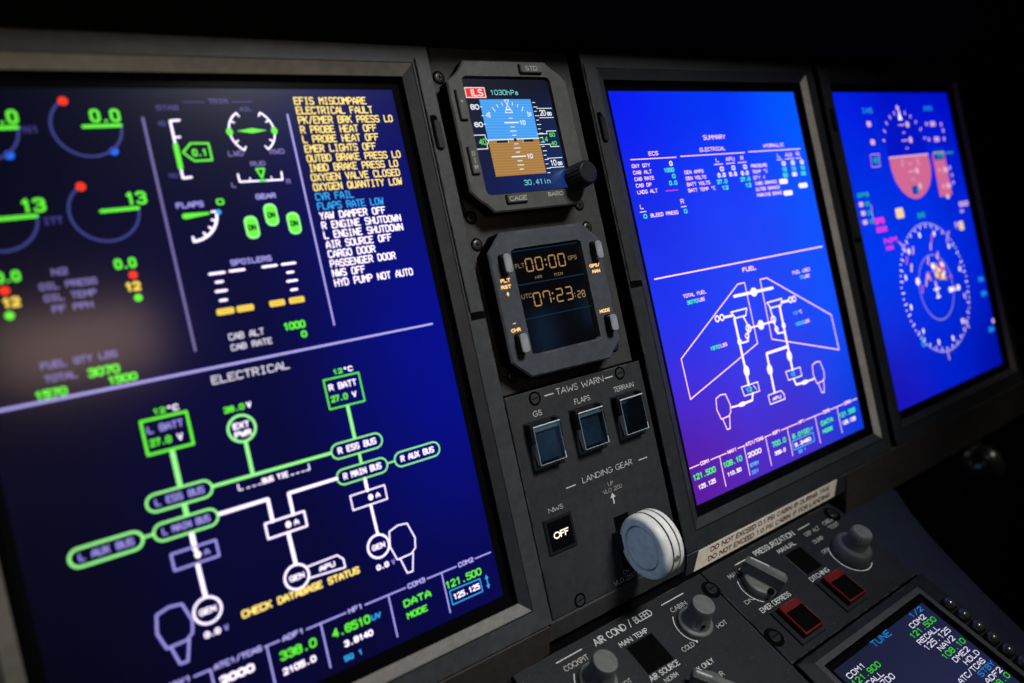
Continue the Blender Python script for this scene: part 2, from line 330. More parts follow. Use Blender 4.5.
# ---------------------------------------------------------------- stroke alphabet on a 4 x 6 grid
def _g(sx): return [[(float(p.split(',')[0]), float(p.split(',')[1])) for p in st.split()] for st in sx.split('|')]
GL = {k: _g(v) for k, v in {
 'A': '0,0 .2,3.2 2,6 3.8,3.2 4,0|.1,2 3.9,2', 'B': '0,0 0,6 3,6 4,5.2 4,3.9 3,3.2 0,3.2|3,3.2 4,2.5 4,.8 3,0 0,0', 'C': '4,5.2 3.2,6 .8,6 0,5.2 0,.8 .8,0 3.2,0 4,.8',
 'D': '0,0 0,6 2.6,6 4,4.6 4,1.4 2.6,0 0,0', 'E': '4,6 0,6 0,0 4,0|0,3.2 3.2,3.2', 'F': '4,6 0,6 0,0|0,3.2 3.2,3.2', 'G': '4,5.2 3.2,6 .8,6 0,5.2 0,.8 .8,0 3.2,0 4,.8 4,2.7 2.4,2.7',
 'H': '0,0 0,6|4,0 4,6|0,3.1 4,3.1', 'I': '2,0 2,6|1,0 3,0|1,6 3,6', 'J': '4,6 4,1.2 3,0 1,0 0,1.2', 'K': '0,0 0,6|4,6 0,2.6|1.3,3.7 4,0', 'L': '0,6 0,0 4,0',
 'M': '0,0 0,6 2,3 4,6 4,0', 'N': '0,0 0,6 4,0 4,6', 'O': '1,0 0,1 0,5 1,6 3,6 4,5 4,1 3,0 1,0', 'P': '0,0 0,6 3,6 4,5.1 4,3.7 3,2.8 0,2.8', 'Q': '1,0 0,1 0,5 1,6 3,6 4,5 4,1 3,0 1,0|2.3,1.8 4,0',
 'R': '0,0 0,6 3,6 4,5.1 4,3.8 3,3 0,3|2,3 4,0', 'S': '4,5.3 3.3,6 .7,6 0,5.3 0,3.8 .7,3.1 3.3,2.9 4,2.2 4,.7 3.3,0 .7,0 0,.7', 'T': '0,6 4,6|2,6 2,0', 'U': '0,6 0,1 1,0 3,0 4,1 4,6',
 'V': '0,6 2,0 4,6', 'W': '0,6 .8,0 2,3.6 3.2,0 4,6', 'X': '0,0 4,6|0,6 4,0', 'Y': '0,6 2,3 4,6|2,3 2,0', 'Z': '0,6 4,6 0,0 4,0',
 '0': '1,0 0,1 0,5 1,6 3,6 4,5 4,1 3,0 1,0', '1': '1,4.8 2.3,6 2.3,0', '2': '0,5 1,6 3,6 4,5 4,3.8 0,0 4,0', '3': '0,5.2 1,6 3,6 4,5.1 4,3.9 3,3.2 1.6,3.2|3,3.2 4,2.4 4,.9 3,0 1,0 0,.9',
 '4': '3,0 3,6 0,1.8 4,1.8', '5': '4,6 0,6 0,3.6 3.3,3.6 4,2.9 4,.7 3.3,0 .7,0 0,.6', '6': '4,5.2 3,6 1,6 0,5 0,1 1,0 3,0 4,1 4,2.6 3,3.5 0,3.2', '7': '0,6 4,6 1.6,0', '8': '1,3.2 0,4 0,5.2 1,6 3,6 4,5.2 4,4 3,3.2 1,3.2 0,2.3 0,.9 1,0 3,0 4,.9 4,2.3 3,3.2',
 '9': '4,2.8 1,2.5 0,3.4 0,5 1,6 3,6 4,5 4,1 3,0 1,0 0,.8', '/': '.4,-.4 3.6,6.4', '.': '1.8,.1 2.2,.1', '-': '.8,3 3.2,3', '?': '1,5 2,6 3,5 2,3|2,.2 2,.4', ':': '2,1.6 2,1.8|2,4.2 2,4.4', "'": '2,6 2,4.8',
 '°': '1.4,4.4 1.4,5.8 2.8,5.8 2.8,4.4 1.4,4.4', '+': '2,1 2,5|0,3 4,3', '%': '0,0 4,6|.4,5.6 .6,5.4|3.4,.6 3.6,.4', '_': '0,0 4,0', '|': '2,0 2,6', 'h': '0,0 0,6|0,3.4 1.6,4 3.4,3.4 3.6,0', 'a': '3.6,0 3.6,3.6 .8,3.9|3.6,.5 1.2,0 .2,1 .8,2.2 3.6,2.3',
 'i': '2,0 2,3.8|2,5.4 2,5.6', 'n': '0,0 0,4|0,3.2 1.6,4 3.6,3.4 3.6,0', 't': '1.6,5.6 1.6,.6 3,0|.4,4 3,4', 'f': '1.4,0 1.4,5 2.6,6|.4,3.8 2.8,3.8', 'm': '0,0 0,4|0,3.6 1,4 2,3.4 2,0|2,3.4 3,4 4,3.4 4,0', 'd': '3.6,6 3.6,0|3.6,3.4 1.2,4 .2,2 1.2,0 3.6,.6', '^': '2,0 2,3|0,2.6 2,6 4,2.6 0,2.6'}.items()}
def _arc(cx, cy, rx, ry, a0, a1, n=14): return [(cx + rx * math.cos(math.radians(a0 + (a1 - a0) * i / n)), cy + ry * math.sin(math.radians(a0 + (a1 - a0) * i / n))) for i in range(n + 1)]
GP = dict(GL)                                # rounder engraved-style capitals for the painted legends
GP.update({'A': _g('0,0 2,6 4,0|.75,2 3.25,2'), 'M': _g('0,0 .5,6 2,1.2 3.5,6 4,0'), 'O': [_arc(2, 3, 2, 3, 0, 360, 22)], '0': [_arc(2, 3, 2, 3, 0, 360, 22)], 'Q': [_arc(2, 3, 2, 3, 0, 360, 22), [(2.4, 1.8), (4, 0)]],
    'C': [_arc(2.2, 3, 2.2, 3, 48, 312, 16)], 'G': [_arc(2.1, 3, 2.1, 3, 48, 352, 18) + [(2.4, 2.6)]], 'D': [[(0, 6), (0, 0)] + _arc(1, 3, 3, 3, -90, 90, 12) + [(0, 6)]],
    'S': [_arc(2, 4.5, 1.8, 1.5, 30, 262, 10) + _arc(2, 1.5, 2, 1.5, 85, -150, 10)], 'P': [[(0, 0), (0, 6)] + _arc(1.9, 4.4, 2, 1.6, 90, -90, 8) + [(0, 2.8)]], 'R': [[(0, 0), (0, 6)] + _arc(1.9, 4.5, 1.9, 1.5, 90, -90, 8) + [(0, 3)], [(1.8, 3), (4, 0)]],
    'B': [[(0, 0), (0, 6)] + _arc(1.9, 4.6, 1.7, 1.4, 90, -90, 8) + [(0, 3.2)], [(1.6, 3.2)] + _arc(2.1, 1.6, 1.9, 1.6, 90, -90, 8) + [(0, 0)]], 'U': [[(0, 6)] + _arc(2, 2, 2, 2, 180, 360, 10) + [(4, 6)]], 'I': _g('2,0 2,6'), 'N': _g('0,0 0,6 4,0 4,6'), '2': [_arc(2, 4.2, 1.9, 1.8, 160, -35, 8) + [(0, 0), (4, 0)]]})
WID = {'I': 0.28, '1': 0.6, '.': 0.3, ' ': 0.55, '/': 0.75, 'M': 1.25, 'W': 1.4, 'L': 0.72, 'E': 0.75, 'F': 0.72, 'O': 1.2, 'C': 1.05, 'G': 1.15, 'S': 0.8, 'T': 0.85, 'P': 0.78, 'B': 0.82, 'R': 0.85, '-': .6, '|': .3, 'i': .3, 'A': 1.1, 'N': 1.1, '0': .9, 'D': 1.05}

# ================================================================= main panel structure
m = MB()
m.rect(-62, 62, -6, 34, -1.6, 'black')
m.build('instrument_panel_backing'); tag(bpy.data.objects['instrument_panel_backing'], 'black backing sheet behind the whole instrument panel', 'panel backing', kind='structure')
m = MB()   # glareshield: padded lip overhanging the panel
m.grid([[(-62, -1.75, -1.5), (62, -1.75, -1.5)], [(-62, -1.95, 0.4), (62, -1.95, 0.4)], [(-62, -2.9, 2.8), (62, -2.9, 2.8)], [(-62, -4.4, 5.2), (62, -4.4, 5.2)], [(-62, -5.8, 5.3), (62, -5.8, 5.3)], [(-62, -9.0, 2.0), (62, -9.0, 2.0)], [(-62, -10, -30), (62, -10, -30)]], 'shield', smooth=True, closed=False)
tag(m.build('glareshield'), 'black padded glareshield overhanging the top of the instrument panel', 'glareshield')

# lower trim strip that leans back from the display frames to the pedestal
def trim(x0, x1, y1, z1, label, mat='trim'):
    m = MB(); m.grid([[(x0, 23.90, .30), (x1, 23.90, .30)], [(x0, 24.0, .40), (x1, 24.0, .40)], [(x0, y1, z1), (x1, y1, z1)], [(x0, y1 + .1, z1 - .15), (x1, y1 + .1, z1 - .15)], [(x0, y1 + .1, -1.5), (x1, y1 + .1, -1.5)]], mat, smooth=False, closed=False)
    for x in (x0, x1):
        m.face([(x, 23.9, .3), (x, 24, .4), (x, y1, z1), (x, y1 + .1, z1 - .15), (x, y1 + .1, -1.5), (x, 23.9, -1.5)], mat)
    tag(m.build('lower_trim_strip'), label, 'trim strip', 'trim strips under the displays')
trim(-40, -10.66, 26.6, -.6, 'dark brown-grey trim under the left display, left of the air conditioning panel')
trim(-1.8, 12.6, 25.1, 0.0, 'dark trim strip carrying the ivory placard under the middle display', 'plate')
trim(12.62, 48, 26.75, -.3, 'dark bare trim under the right display, right of the ivory placard')

# ================================================================= big displays
def display(x0, label, screen_mat, strips, bev4, group='large portrait displays'):
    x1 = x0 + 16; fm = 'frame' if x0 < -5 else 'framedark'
    t = thing('display_unit', label, 'display', PAN((x0 + x1) / 2, 22, -1), group)
    # outline rings: screen -> mask -> sloping bevel -> flat frame
    def R(b): return [(x0 - b, -b), (x1 + b, -b), (x1 + b, 22 + b), (x0 - b, 22 + b)]
    m = MB(); ot = [(x0 - 1.85, -1.75), (x1 + 1.85, -1.75), (x1 + 1.85, 23.9), (x0 - 1.85, 23.9)]
    m.grid([[(x, y, -1.5) for x, y in ot], [(x, y, .43) for x, y in ot], [(x, y, .48) for x, y in offset_poly(ot, .05)], [(x, y, .48) for x, y in R(.98)]], 'frame', smooth=False, mats=['black', fm, fm])  # outer side walls painted black, carrying the shade of the gap
    fr = m.build('frame', t)
    m = MB()
    lv = [[(x, y, .478) for x, y in R(.965)], [(x, y, .50) for x, y in R(.93)], [(x, y, .30) for x, y in R(.47)], [(x, y, -.02) for x, y in R(.45)]]
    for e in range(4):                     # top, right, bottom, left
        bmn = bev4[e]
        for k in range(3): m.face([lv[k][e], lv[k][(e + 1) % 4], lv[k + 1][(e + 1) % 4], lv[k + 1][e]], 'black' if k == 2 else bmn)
    m.line(R(.985), .035, .4815, 'black', cap=False, close=True)
    m.build('bezel', t)
    m = MB(); m.rect(x0 - .5, x1 + .5, -.5, 22.5, -.03, 'glass'); m.build('screen_surround', t)
    m = MB(); m.screen(x0, x1, 0, 22, 0, screen_mat); sc = m.build('screen', t)
    for side in strips:
        m = MB(); a, b = ((x1 + 1.12, x1 + 1.78) if side > 0 else (x0 - 1.78, x0 - 1.02))
        m.box(a, b, -1.15, 9.92, .47, .56, fm, .025)
        m.line([(a - .03 * side if side > 0 else b + .03, -1.15), (a - .03 * side if side > 0 else b + .03, 9.9)], .05, .483, 'black', cap=False)
        m.box(a - .02, b + .05, 9.94, 10.24, .47, .484, 'black')
        st = m.build('cover_strip', t)
        m = MB(); c = (a + b) / 2 - .05
        m.prism(rrect(c - .21, c + .17, 1.3, 2.85, .16), .55, .563, 'black')
        m.prism(rrect(c - .13, c + .2, 1.55, 2.8, .13), .56, .70, 'blackgloss', bev=.04)
        m.build('latch', st)
    return t, sc
D1, SC1 = display(-28.35, 'large left display with the ELECTRICAL bus diagram and yellow alert list', 'scr1', (1,), ('bevellit', 'bevelshade', 'bevellit', 'bevellit'))
D2, SC2 = display(0.0, 'middle display on bright blue with SUMMARY table and FUEL wing diagram', 'scr2', (-1,), ('bevelshade', 'bevelglint', 'bevelshade', 'bevelshade'))
D3, SC3 = display(20.33, 'right-hand blurred blue flight display with attitude ball and compass rose', 'scr3', (-1,), ('bevelshade', 'bevelglint', 'bevelshade', 'bevelshade'))

Z = 0.012
LW = .05
# ---------------- display 1 symbology
HALO = True; Z = .016
g = MB()
for i, (t, c) in enumerate([('EFIS MISCOMPARE', 'amber'), ('ELECTRICAL FAULT', 'amber'), ('PK/EMER BRK PRESS LO', 'amber'), ('R PROBE HEAT OFF', 'amber'), ('L PROBE HEAT OFF', 'amber'), ('EMER LIGHTS OFF', 'amber'),
        ('OUTBD BRAKE PRESS LO', 'amber'), ('INBD BRAKE PRESS LO', 'amber'), ('OXYGEN VALVE CLOSED', 'amber'), ('OXYGEN QUANTITY LOW', 'amber'), ('CVR FAIL', 'cyan'), ('FLAPS RATE LOW', 'cyan'),
        ('YAW DAMPER OFF', 'white'), ('R ENGINE SHUTDOWN', 'white'), ('L ENGINE SHUTDOWN', 'white'), ('AIR SOURCE OFF', 'white'), ('CARGO DOOR', 'white'), ('PASSENGER DOOR', 'white'), ('NWS OFF', 'white'), ('HYD PUMP NOT AUTO', 'white')][:20]):
    pitch = (7.86 - .61) / 19
    g.text(t, -16.68, -16.68 + len(t) * .2055 - .045, .62 + i * pitch, .305, Z, c, .044)
g.build('alert_list', SC1)
g = MB(); g.line([(-17.05, 1.0), (-17.05, 9.32)], .06, Z, 'rule'); g.line([(-22.17, 1.05), (-22.17, 9.32)], .09, Z, 'dim'); g.line([(-28.3, 10.05), (-12.87, 10.02)], .08, Z, 'rule'); g.build('divider_lines', SC1)
def gauge(cx, cy, val, vx0, vx1):
    g = MB(); a0 = math.degrees(math.atan2(-.85, -.55)); g.arc(cx, cy, 1.03, a0, a0 - 237, .085, Z, 'arcblue', 60)
    # the arc runs anticlockwise on the dial: red end, left, bottom, right
    g.dot(cx - .53, cy - .86, .15, Z, 'red'); 
    if cy < 2: g.dot(cx + .64, cy + .88, .14, Z, 'blue')
    g.line([(cx - .1, cy + .01), (cx + 1.02, cy - .01)], .12, Z, 'green')
    g.text(val, vx0, vx1, cy - .12, .46, Z, 'green', .09); g.build('engine_gauge', SC1)
gauge(-23.93, 1.3, '0.0', -23.78, -22.86); gauge(-26.9, 1.3, '0.0', -26.7, -25.8)
gauge(-23.97, 4.18, '13', -23.3, -22.62); gauge(-26.93, 4.18, '13', -26.3, -25.6)
g = MB(); g.text('N1', -25.74, -25.3, 1.5, .26, Z, 'faint', .06); g.text('ITT', -25.78, -25.2, 4.5, .26, Z, 'faint', .07)
for t, x0, x1, y in (('N2', -25.86, -25.4, 6.15), ('OIL PRESS', -26.28, -24.64, 6.58), ('OIL TEMP', -26.22, -24.73, 6.96), ('FF PPH', -26.07, -24.9, 7.34), ('FUEL QTY LBS', -26.72, -24.54, 9.06), ('TOTAL', -26.7, -25.77, 9.49)):
    g.text(t, x0, x1, y, .24, Z, 'dim', .055)
g.build('engine_readout', SC1)
for x, xr, xy, xg in ((-24.05, -23.56, -23.9, -23.56), (-27.36, -27.18, -27.34, -27.2)):
    g = MB(); g.text('0.0', x, x + .67, 6.19, .36, Z, 'green', .08); g.dot(xr, 6.43, .14, Z, 'red'); g.text('12', xy, xy + .5, 6.98, .33, Z, 'yellow', .09); g.dot(xg, 7.22, .13, Z, 'green'); g.build('engine_values', SC1)
g = MB()
g.text('3070', -25.5, -24.57, 9.58, .3, Z, 'green', .07); g.text('1500', -25.0, -24.11, 9.93, .28, Z, 'green', .07); g.text('1570', -27.05, -26.15, 9.97, .28, Z, 'green', .07)
g.build('fuel_readout', SC1)
g = MB()   # trim block
g.text('TRIM', -19.88, -19.18, .58, .21, Z, 'faint', .05); g.line([(-20.75, .5), (-20.02, .5)], .04, Z, 'faint'); g.line([(-19.04, .5), (-18.32, .5)], .04, Z, 'faint')
g.text('STAB', -21.69, -20.93, .8, .2, Z, 'faint', .05); g.text('ND', -21.72, -21.45, 1.36, .2, Z, 'faint', .05); g.text('NU', -21.76, -21.44, 3.22, .2, Z, 'faint', .05)
g.line([(-21.0, 1.15), (-21.31, 1.17), (-21.31, 3.24), (-21.02, 3.22)], .075, Z, 'white'); g.line([(-21.31, 1.76), (-21.1, 1.76)], .06, Z, 'white')
g.line([(-21.31, 2.05), (-21.31, 2.86)], .17, Z + .008, 'green')
g.line([(-21.12, 2.32), (-20.8, 2.0), (-20.19, 2.02), (-20.19, 2.64), (-20.8, 2.64)], .07, Z, 'green', close=True); g.text('0.1', -20.82, -20.3, 2.48, .27, Z, 'green', .06)
g.text('AIL', -18.82, -18.35, .87, .19, Z, 'faint', .05); g.text('LWD', -19.59, -19.02, 2.54, .21, Z, 'dim', .045); g.text('RWD', -18.06, -17.48, 2.53, .21, Z, 'dim', .045)
g.arc(-18.53, 1.62, .83, 122, 238, .06, Z, 'white'); g.arc(-18.53, 1.62, .83, 58, -58, .06, Z, 'white')
for a in (122, 150, 210, 238, 58, 30, -30, -58):
    r = math.radians(a); g.line([(-18.53 + .83 * math.cos(r), 1.62 + .83 * math.sin(r)), (-18.53 + .68 * math.cos(r), 1.62 + .68 * math.sin(r))], .05, Z, 'white')
g.dot(-19.36, 1.62, .12, Z + .008, 'green', ry=.15); g.dot(-17.7, 1.62, .12, Z + .008, 'green', ry=.15)
z0 = Z; g.flat([(-19.1, 1.6), (-18.53, 1.5), (-17.97, 1.6), (-18.53, 1.7)], Z + .01, 'green')
g.text('RUD', -18.87, -18.31, 2.95, .19, Z, 'dim', .045)
g.line([(-19.4, 3.22), (-19.39, 3.5), (-17.8, 3.52), (-17.78, 3.22)], .06, Z, 'white')
for x in (-19.0, -18.2): g.line([(x, 3.5), (x, 3.38)], .04, Z, 'white')
g.line([(-18.7, 3.06), (-18.4, 3.06), (-18.55, 3.4)], .07, Z, 'green', close=True); g.line([(-18.66, 3.5), (-18.44, 3.5)], .08, Z + .008, 'green')
g.text('L', -19.72, -19.55, 3.7, .2, Z, 'dim', .045); g.text('R', -17.68, -17.5, 3.7, .2, Z, 'dim', .045); g.build('trim_readout', SC1)
g = MB()
g.text('FLAPS', -21.74, -20.82, 4.31, .21, Z, 'lilac', .045); g.flat([(-21.5, 4.5), (-21.62, 4.6), (-21.5, 4.7), (-20.7, 4.6), (-20.7, 4.52)], Z + .004, 'green'); g.dot(-21.52, 4.6, .1, Z, 'green')
g.arc(-21.45, 4.52, 1.0, 88, 0, .09, Z, 'white', 24)
for a in (88, 60, 40, 20, 0):
    r = math.radians(a); g.line([(-21.45 + math.cos(r), 4.52 + math.sin(r)), (-21.45 + .84 * math.cos(r), 4.52 + .84 * math.sin(r))], .07, Z, 'white')
g.dot(-20.38, 4.55, .1, Z + .01, 'cyan'); g.text('0', -20.38, -20.1, 4.3, .24, Z, 'green', .06); g.build('flap_readout', SC1)
g = MB(); g.text('GEAR', -18.94, -18.19, 4.2, .2, Z, 'lilac', .045)
for x, y in ((-19.32, 5.22), (-18.52, 4.82), (-17.73, 5.22)):
    g.prism(rrect(x - .25, x + .25, y - .43, y + .43, .22, 6), Z, Z + .002, 'greenpale'); g.prism(rrect(x - .18, x + .18, y - .34, y + .34, .16, 6), Z + .006, Z + .008, 'green'); g.text('DN', x - .15, x + .15, y + .12, .22, Z + .02, 'scr1', .05)
g.build('gear_readout', SC1)
g = MB(); g.text('SPOILERS', -20.36, -18.86, 6.54, .21, Z, 'lilac', .045)
for a, b, y in ((-21.15, -20.64, 6.74), (-20.44, -19.93, 6.73), (-19.26, -18.74, 6.73), (-18.53, -18.03, 6.73)): g.line([(a, y), (b, y)], .085, Z, 'white')
for y, w in ((7.06, .11), (7.39, .18), (7.73, .11)):
    g.line([(-20.88 - w, y), (-20.88 + w, y)], .085, Z, 'white'); g.line([(-18.29 - w, y), (-18.29 + w, y)], .085, Z, 'white')
for a, b in ((-21.2, -20.59), (-20.5, -19.89), (-19.31, -18.73), (-18.57, -17.98)):
    g.prism(rrect(a, b, 8.02, 8.25, .06), Z, Z + .004, 'yellow')
    for q in (.3, .5, .7): g.line([(a + (b - a) * q - .04, 8.13), (a + (b - a) * q + .03, 8.13)], .025, Z + .012, 'earth')
g.build('spoiler_readout', SC1)
g = MB(); g.text('CAB ALT', -20.99, -19.72, 9.2, .25, Z, 'whited', .042); g.text('CAB RATE', -20.99, -19.51, 9.58, .23, Z, 'whited', .042); g.text('1000', -19.0, -18.16, 9.21, .29, Z, 'green', .065); g.text('0', -18.4, -18.18, 9.58, .26, Z, 'green', .065); g.build('cabin_readout', SC1)
g = MB(); g.text('ELECTRICAL', -21.87, -19.09, 10.62, .3, Z, 'whited', .048)
def batt(cx, w, lab, gm):
    g.line([(cx - .72, 11.33), (cx + .72, 11.33), (cx + .72, 12.47), (cx - .72, 12.47)], w, Z, gm, close=True)
    g.text('12', cx - .3, cx + .1, 11.21, .2, Z, 'green', .045); g.text('°C', cx + .12, cx + .52, 11.21, .2, Z, 'white', .04)
    g.text(lab, cx - .58, cx + .55, 11.79, .25, Z, 'white' if cx > -20 else 'lilac', .042); g.text('27.0', cx - .6, cx + .08, 12.24, .25, Z, 'green', .055); g.text('V', cx + .27, cx + .45, 12.24, .24, Z, 'white', .04)
batt(-23.61, .09, 'L BATT', 'green'); batt(-17.23, .055, 'R BATT', 'green')
g.line([(-23.59, 12.47), (-23.59, 13.8)], .16, Z, 'greenpale', cap=False); g.line([(-17.24, 12.47), (-17.24, 13.8)], .13, Z, 'greenpale', cap=False)
g.line([(-23.59, 14.38), (-23.59, 14.8)], .16, Z, 'greenpale', cap=False); g.line([(-17.2, 14.38), (-17.2, 14.84)], .11, Z, 'greenpale', cap=False)
g.text('28.0', -21.7, -20.98, 11.71, .22, Z, 'green', .055); g.text('V', -20.9, -20.74, 11.7, .22, Z, 'white', .045)
g.arc(-21.23, 12.36, .47, 0, 360, .09, Z, 'greenpale', 40); g.text('EXT', -21.52, -20.94, 12.35, .22, Z, 'white', .045); g.text('PWR', -21.52, -20.94, 12.66, .22, Z, 'white', .045)
g.line([(-21.21, 12.84), (-21.21, 14.05)], .13, Z, 'greenpale', cap=False); g.line([(-22.62, 14.07), (-18.28, 14.09)], .11, Z, 'greenpale', cap=False)
g.line([(-21.78, 14.25), (-21.78, 14.46), (-21.65, 14.46)], .035, Z, 'white'); g.line([(-19.2, 14.25), (-19.2, 14.46), (-19.33, 14.46)], .035, Z, 'white')
for x in (-21.5, -21.3, -21.1, -19.9, -19.7, -19.5): g.line([(x, 14.46), (x + .09, 14.46)], .035, Z, 'white')
g.text('BUS TIE', -20.95, -20.0, 14.49, .2, Z, 'white', .04)
def bus(x0, x1, y, t, w):
    g.line(rrect(x0, x1, y - .29, y + .29, .288, 8), w, Z, 'greenpale', close=True); g.text(t, x0 + .26, x1 - .26, y + .12, .25, Z, 'white' if x0 > -20 else 'lilac', .042)
bus(-24.7, -22.62, 14.08, 'L ESS BUS', .075); bus(-24.68, -22.64, 15.08, 'L MAIN BUS', .075); bus(-27.12, -25.02, 15.08, 'L AUX BUS', .085)
bus(-18.26, -16.16, 14.1, 'R ESS BUS', .055); bus(-18.27, -16.17, 15.1, 'R MAIN BUS', .055); bus(-15.83, -13.79, 15.1, 'R AUX BUS', .055)
g.line([(-25.02, 15.06), (-24.7, 15.06)], .08, Z, 'greenpale', cap=False); g.line([(-16.17, 15.1), (-15.83, 15.1)], .06, Z, 'greenpale', cap=False)
g.line([(-22.62, 15.06), (-20.9, 15.06), (-20.9, 15.88)], .12, Z, 'white'); g.line([(-18.27, 15.08), (-20.14, 15.08), (-20.14, 15.88)], .11, Z, 'white')
g.line([(-23.57, 15.4), (-23.57, 15.98)], .15, Z, 'white'); g.line([(-17.2, 15.4), (-17.2, 15.88)], .12, Z, 'white')
for cx, w, c in ((-23.6, .07, 'lilac'), (-20.46, .065, 'white'), (-17.2, .045, 'white')):
    g.line([(cx - .72, 15.88), (cx + .72, 15.88), (cx + .72, 16.44), (cx - .72, 16.44)], w, Z, c, close=True)
    g.dot(cx + .07, 16.17, .1, Z, 'white', ry=.12); g.text('A', cx + .28, cx + .46, 16.27, .2, Z, c, .04)
    g.line([(cx, 16.44), (cx + .02, 17.64)], .13 if cx < -18 else .1, Z, 'white', cap=False)
for cx in (-23.61, -20.5, -17.25):
    g.arc(cx, 18.09, .44, 0, 360, .075, Z, 'white', 40); g.text('GEN', cx - .27, cx + .27, 18.2, .21, Z, 'white', .042)
for cx in (-23.61, -17.25): g.text('0.0', cx - .27, cx + .25, 18.98, .21, Z, 'white', .055); g.text('V', cx + .38, cx + .52, 18.98, .2, Z, 'lilac', .035)
g.line([(-20.05, 17.88), (-18.9, 17.86), (-18.7, 18.08), (-18.7, 18.4), (-20.08, 18.3)], .05, Z, 'white'); g.text('APU', -19.66, -19.05, 18.22, .2, Z, 'white', .042)
def fan(cx, y, s, w, c, zz=Z):
    g.line([(cx - .5 * s, y + .12), (cx - .1 * s, y), (cx + .3 * s, y + .05), (cx + .5 * s, y + .7), (cx + .42 * s, y + 1.1), (cx + .2 * s, y + 1.26), (cx - .42 * s, y + 1.28), (cx - .6 * s, y + .7)], w, zz, c, close=True)
    g.line([(cx - .3 * s, y + 1.28), (cx - .14 * s, y + 1.92), (cx + .1 * s, y + 1.94), (cx + .28 * s, y + 1.26)], w, zz, c)
fan(-16.2, 17.58, 1, .045, 'white'); fan(-24.63, 17.53, 1, .075, 'lilac')
g.text('CHECK DATABASE STATUS', -22.6, -18.2, 18.8, .27, Z + .02, 'amber', .055); g.build('bus_diagram', SC1)
def radio_bar(o, sc, divs, labels, vals, lc, lw):
    g = MB(); spans = sorted((a + o, b + o) for _, a, b in labels); x = o + .02
    for a, b in spans:
        if a - .1 > x: g.line([(x, 20.03), (a - .1, 20.03)], lw, Z, lc)
        x = b + .1
    g.line([(x, 20.03), (o + 15.85, 20.03)], lw, Z, lc)
    for d in divs: g.line([(o + d, 20.03), (o + d, 21.7)], lw, Z, lc)
    for t, a, b in labels: g.text(t, o + a, o + b, 20.12, .2, Z, lc, .045)
    for t, a, b, y, h, c, w in vals: g.text(t, o + a, o + b, y, h, Z, c, w)
    return g
g = radio_bar(-28.35, SC1, (2.3, 4.42, 6.32, 8.31, 11.05, 13.44), [('COM1', .8, 1.6), ('NAV1', 3.0, 3.8), ('ATC1/TCAS', 4.53, 6.15), ('ADF1', 6.88, 7.68), ('HF1', 9.4, 9.98), ('COM3', 11.9, 12.68), ('COM2', 14.24, 14.98)],
    [('121.500', .2, 2.0, 20.74, .32, 'green', .065), ('108.10', 2.5, 4.1, 20.74, .32, 'green', .065), ('2000', 4.62, 5.78, 20.68, .29, 'white', .075), ('STBY', 4.62, 5.4, 21.2, .22, 'cyan', .05),
     ('338.0', 6.67, 8.02, 20.75, .33, 'green', .065), ('2105.0', 6.66, 7.88, 21.26, .24, 'white', .055), ('4.6510', 8.63, 10.15, 20.75, .33, 'green', .065), ('UV', 10.2, 10.6, 20.72, .22, 'cyan', .05), ('3.8140', 8.98, 10.14, 21.24, .24, 'white', .055), ('SQ 1', 8.86, 9.6, 21.74, .21, 'cyan', .045),
     ('DATA', 11.58, 12.8, 20.76, .29, 'green', .06), ('MODE', 11.61, 12.52, 21.24, .26, 'green', .055), ('121.500', 13.48, 15.22, 20.76, .31, 'green', .055), ('125.125', 13.72, 15.0, 21.29, .24, 'white', .045)], 'rule', .05)
g.line([(-14.74, 20.86), (-13.28, 20.9), (-13.27, 21.44), (-14.73, 21.44)], .045, Z + .01, 'cyan', close=True)
g.line([(-12.95, 20.98), (-12.95, 21.32)], .05, Z, 'cyan'); g.flat([(-12.95, 20.84), (-12.86, 21.02), (-13.04, 21.02)], Z + .004, 'cyan'); g.flat([(-12.95, 21.46), (-12.86, 21.28), (-13.04, 21.28)], Z + .004, 'cyan')
g.build('radio_bar', SC1)

# ---------------- display 2 symbology
HALO = False
g = MB(); P = 'pink'
g.text('SUMMARY', 6.53, 8.45, 2.8, .26, Z, P, .034); g.text('ECS', 1.94, 2.66, 3.5, .22, Z, P, .034); g.text('ELECTRICAL', 6.03, 8.22, 3.46, .22, Z, P, .032); g.text('HYDRAULIC', 11.82, 13.82, 3.46, .22, Z, P, .032)
for a, b in ((.55, 4.0), (4.35, 9.9), (10.25, 15.45)): g.line([(a, 3.65), (b, 3.68)], .045, Z, P)
for i, (t, e) in enumerate((('OXY QTY', 1.86), ('CAB ALT', 1.89), ('CAB RATE', 1.97), ('CAB DP', 1.67), ('LNDG ALT', 2.02))): g.text(t, .53, e, 4.1 + i * .348, .2, Z, P, .031)
g.text('0', 3.36, 3.6, 4.13, .26, Z, 'pinkwhite', .06); g.text('1000', 2.82, 3.62, 4.47, .24, Z, 'mint', .055); g.text('0', 3.36, 3.62, 4.82, .24, Z, 'mint', .055); g.text('0.0', 3.02, 3.64, 5.19, .25, Z, 'mint', .055); g.line([(2.65, 5.47), (3.58, 5.47)], .05, Z, 'magenta')
g.text('L', .5, .74, 6.28, .24, Z, P, .034); g.line([(.42, 6.43), (.86, 6.43)], .04, Z, P); g.text('0', .6, .86, 6.8, .24, Z, 'mint', .055); g.text('R', 3.6, 3.86, 6.26, .26, Z, P, .034); g.line([(3.55, 6.42), (3.97, 6.42)], .04, Z, P); g.text('0', 3.7, 3.96, 6.8, .24, Z, 'mint', .055)
g.text('BLEED PRESS', 1.13, 3.24, 6.78, .2, Z, P, .032)
